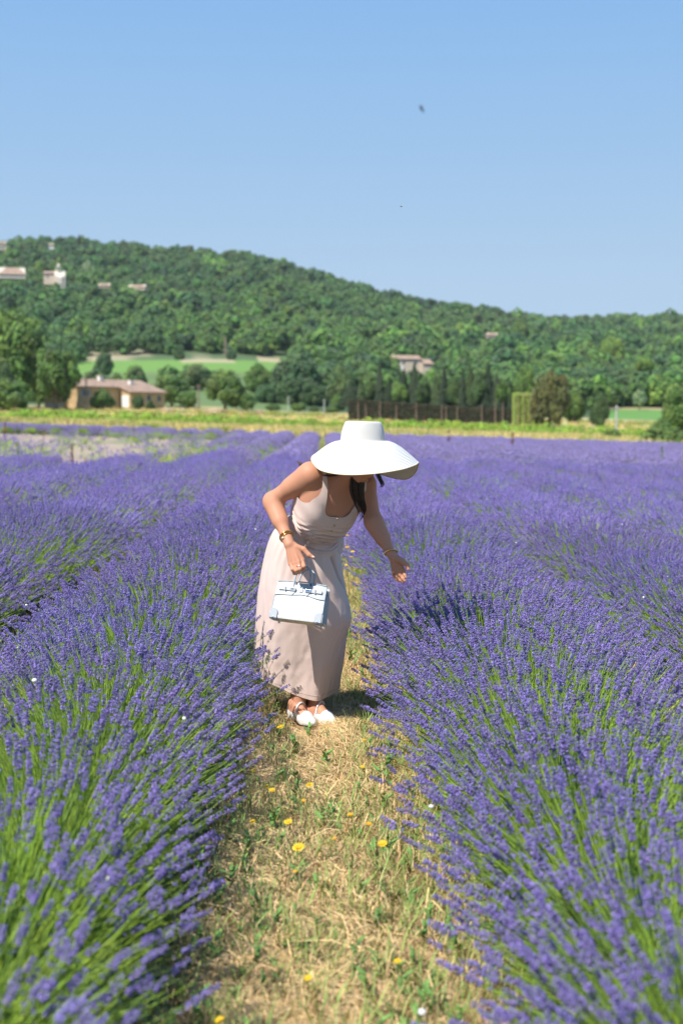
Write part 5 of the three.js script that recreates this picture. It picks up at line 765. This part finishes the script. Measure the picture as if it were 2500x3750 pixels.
  for (const [x, mat, m2] of [[-.038, blue, slotM], [.040, silver, slotM]]) { const b = part('buckle', new RoundedBoxGeometry(.030, .0165, .0045, 2, .0018), mat, bag); b.position.set(x, yS + .0005, front(yS) + .0125); const q = part('buckle_slot', new THREE.BoxGeometry(.013, .0042, .002), m2, b); q.position.set(-.002, .001, .0021); }
  for (const x of [-.038, .034]) { const sh = new THREE.Shape(); sh.moveTo(-.013, .006); sh.lineTo(.013, .006); sh.lineTo(0, -.011); sh.closePath(); const g = new THREE.ExtrudeGeometry(sh, { depth: .002, bevelEnabled: true, bevelSize: .0006, bevelThickness: .0006, bevelSegments: 1 }), m = part('handle_tab', g, blue, bag); m.position.set(x, yS - .016, front(yS - .016) + .0045); m.rotation.x = -.14; const ee = part('tab_edge', new THREE.ExtrudeGeometry(sh, { depth: .001, bevelEnabled: false }), edge, bag); ee.scale.set(1.12, 1.12, 1); ee.position.set(x, yS - .0163, front(yS - .016) + .0040); ee.rotation.x = -.14; }
  { const lk = part('lock_plate', new RoundedBoxGeometry(.0185, .0195, .004, 2, .0018), silver, bag); lk.position.set(.001, yS + .001, front(yS) + .0068); lk.rotation.x = -.14; const st = part('lock_bar', new THREE.CapsuleGeometry(.0022, .010, 6, 10), silver, lk); st.position.z = .004; const tr = part('lock_ring', new THREE.TorusGeometry(.0052, .0017, 8, 20), silver, lk); tr.position.set(0, .0135, .002); const sl2 = part('lock_slot', new THREE.BoxGeometry(.003, .012, .001), slotM, lk); sl2.position.set(0, -.002, .0021); for (const [x, y] of [[-.0065, -.007], [.0065, -.007], [-.0065, .007], [.0065, .007]]) part('screw', new THREE.SphereGeometry(.0013, 8, 6), silver, lk).position.set(x, y, .0022); const st3 = part('stamp', new THREE.BoxGeometry(.014, .0026, .0008), std(.82, .84, .86, .3), bag); st3.position.set(.001, yS + .0205, front(yS + .02) + .0042); st3.rotation.x = -.14; }
  // corner guards with feet and studs
  for (const s of [-1, 1]) {
    const sh = new THREE.Shape(), w = .034, h = .046; sh.moveTo(0, 0); sh.lineTo(w, 0); sh.lineTo(w, h * .45); sh.quadraticCurveTo(w, h, w * .3, h); sh.lineTo(0, h); sh.closePath();
    const sh2 = new THREE.Shape(); sh2.moveTo(0, 0); sh2.lineTo(-s * w, 0); sh2.lineTo(-s * w, h * .45); sh2.quadraticCurveTo(-s * w, h, -s * w * .3, h); sh2.lineTo(0, h); sh2.closePath();
    const gx = { depth: .0028, bevelEnabled: true, bevelSize: .001, bevelThickness: .001, bevelSegments: 2 }, g = new THREE.ExtrudeGeometry(sh, gx), m = part('corner_guard', new THREE.ExtrudeGeometry(sh2, gx), blue, bag); m.position.set(s * (wB / 2 - .001), -.001, .0036); m.rotation.x = -.06;
    { const e = part('guard_edge', new THREE.ExtrudeGeometry(sh2, { depth: .001, bevelEnabled: true, bevelSize: .0022, bevelThickness: .0004, bevelSegments: 1 }), edge, bag); e.position.set(s * (wB / 2 - .001), -.001, .0024); e.rotation.x = -.06; }
    const gs = part('side_guard', g, blue, bag); gs.rotation.y = s * Math.PI / 2; gs.position.set(s * (wB / 2 + .001), .0, s > 0 ? .002 : -.032); gs.scale.set(1, .85, 1); if (s > 0) { gs.position.z = .002; }
    const bb = part('base_guard', new RoundedBoxGeometry(.036, .006, dB * .5, 2, .002), std(.30, .335, .36, .55), bag); bb.position.set(s * (wB / 2 - .016), -.0035, -dB * .25 + .003);
    for (const z of [-.016, -dB + .02]) { const f = part('foot_stud', new THREE.CylinderGeometry(.0048, .0056, .009, 14), silver, bag); f.position.set(s * (wB / 2 - .022), -.0095, z); }
    const nail = part('corner_stud', new THREE.SphereGeometry(.0042, 12, 8), silver, bag); nail.position.set(s * (wB / 2 - .018), .0005, .0065);
  }
  { const p = part('side_strap', new RoundedBoxGeometry(.003, .05, .022, 2, .001), std(.10, .17, .27, .6), bag); p.position.set(wT / 2 - .006, H - .04, front(H) - dT / 2); const r2 = part('side_ring', new THREE.TorusGeometry(.006, .0016, 8, 20), edge, bag); r2.rotation.y = Math.PI / 2; r2.position.set(wT / 2 - .002, H - .036, front(H) - dT / 2); }
  // two rounded handles
  for (const z of [front(H) + .006, back(H) - .004]) { const p = [V(-.0405, H - .022, z - .001), V(-.0405, H + .008, z), V(-.0385, H + .040, z - .004), V(-.028, H + .072, z - .012), V(-.002, H + .088, z - .016), V(.024, H + .074, z - .012), V(.034, H + .042, z - .004), V(.036, H + .008, z), V(.036, H - .022, z - .001)], g = new THREE.TubeGeometry(new THREE.CatmullRomCurve3(p), 60, .0046, 12, false); part('handle', g, blue, bag); }
}
renderer.render(scene, camera);
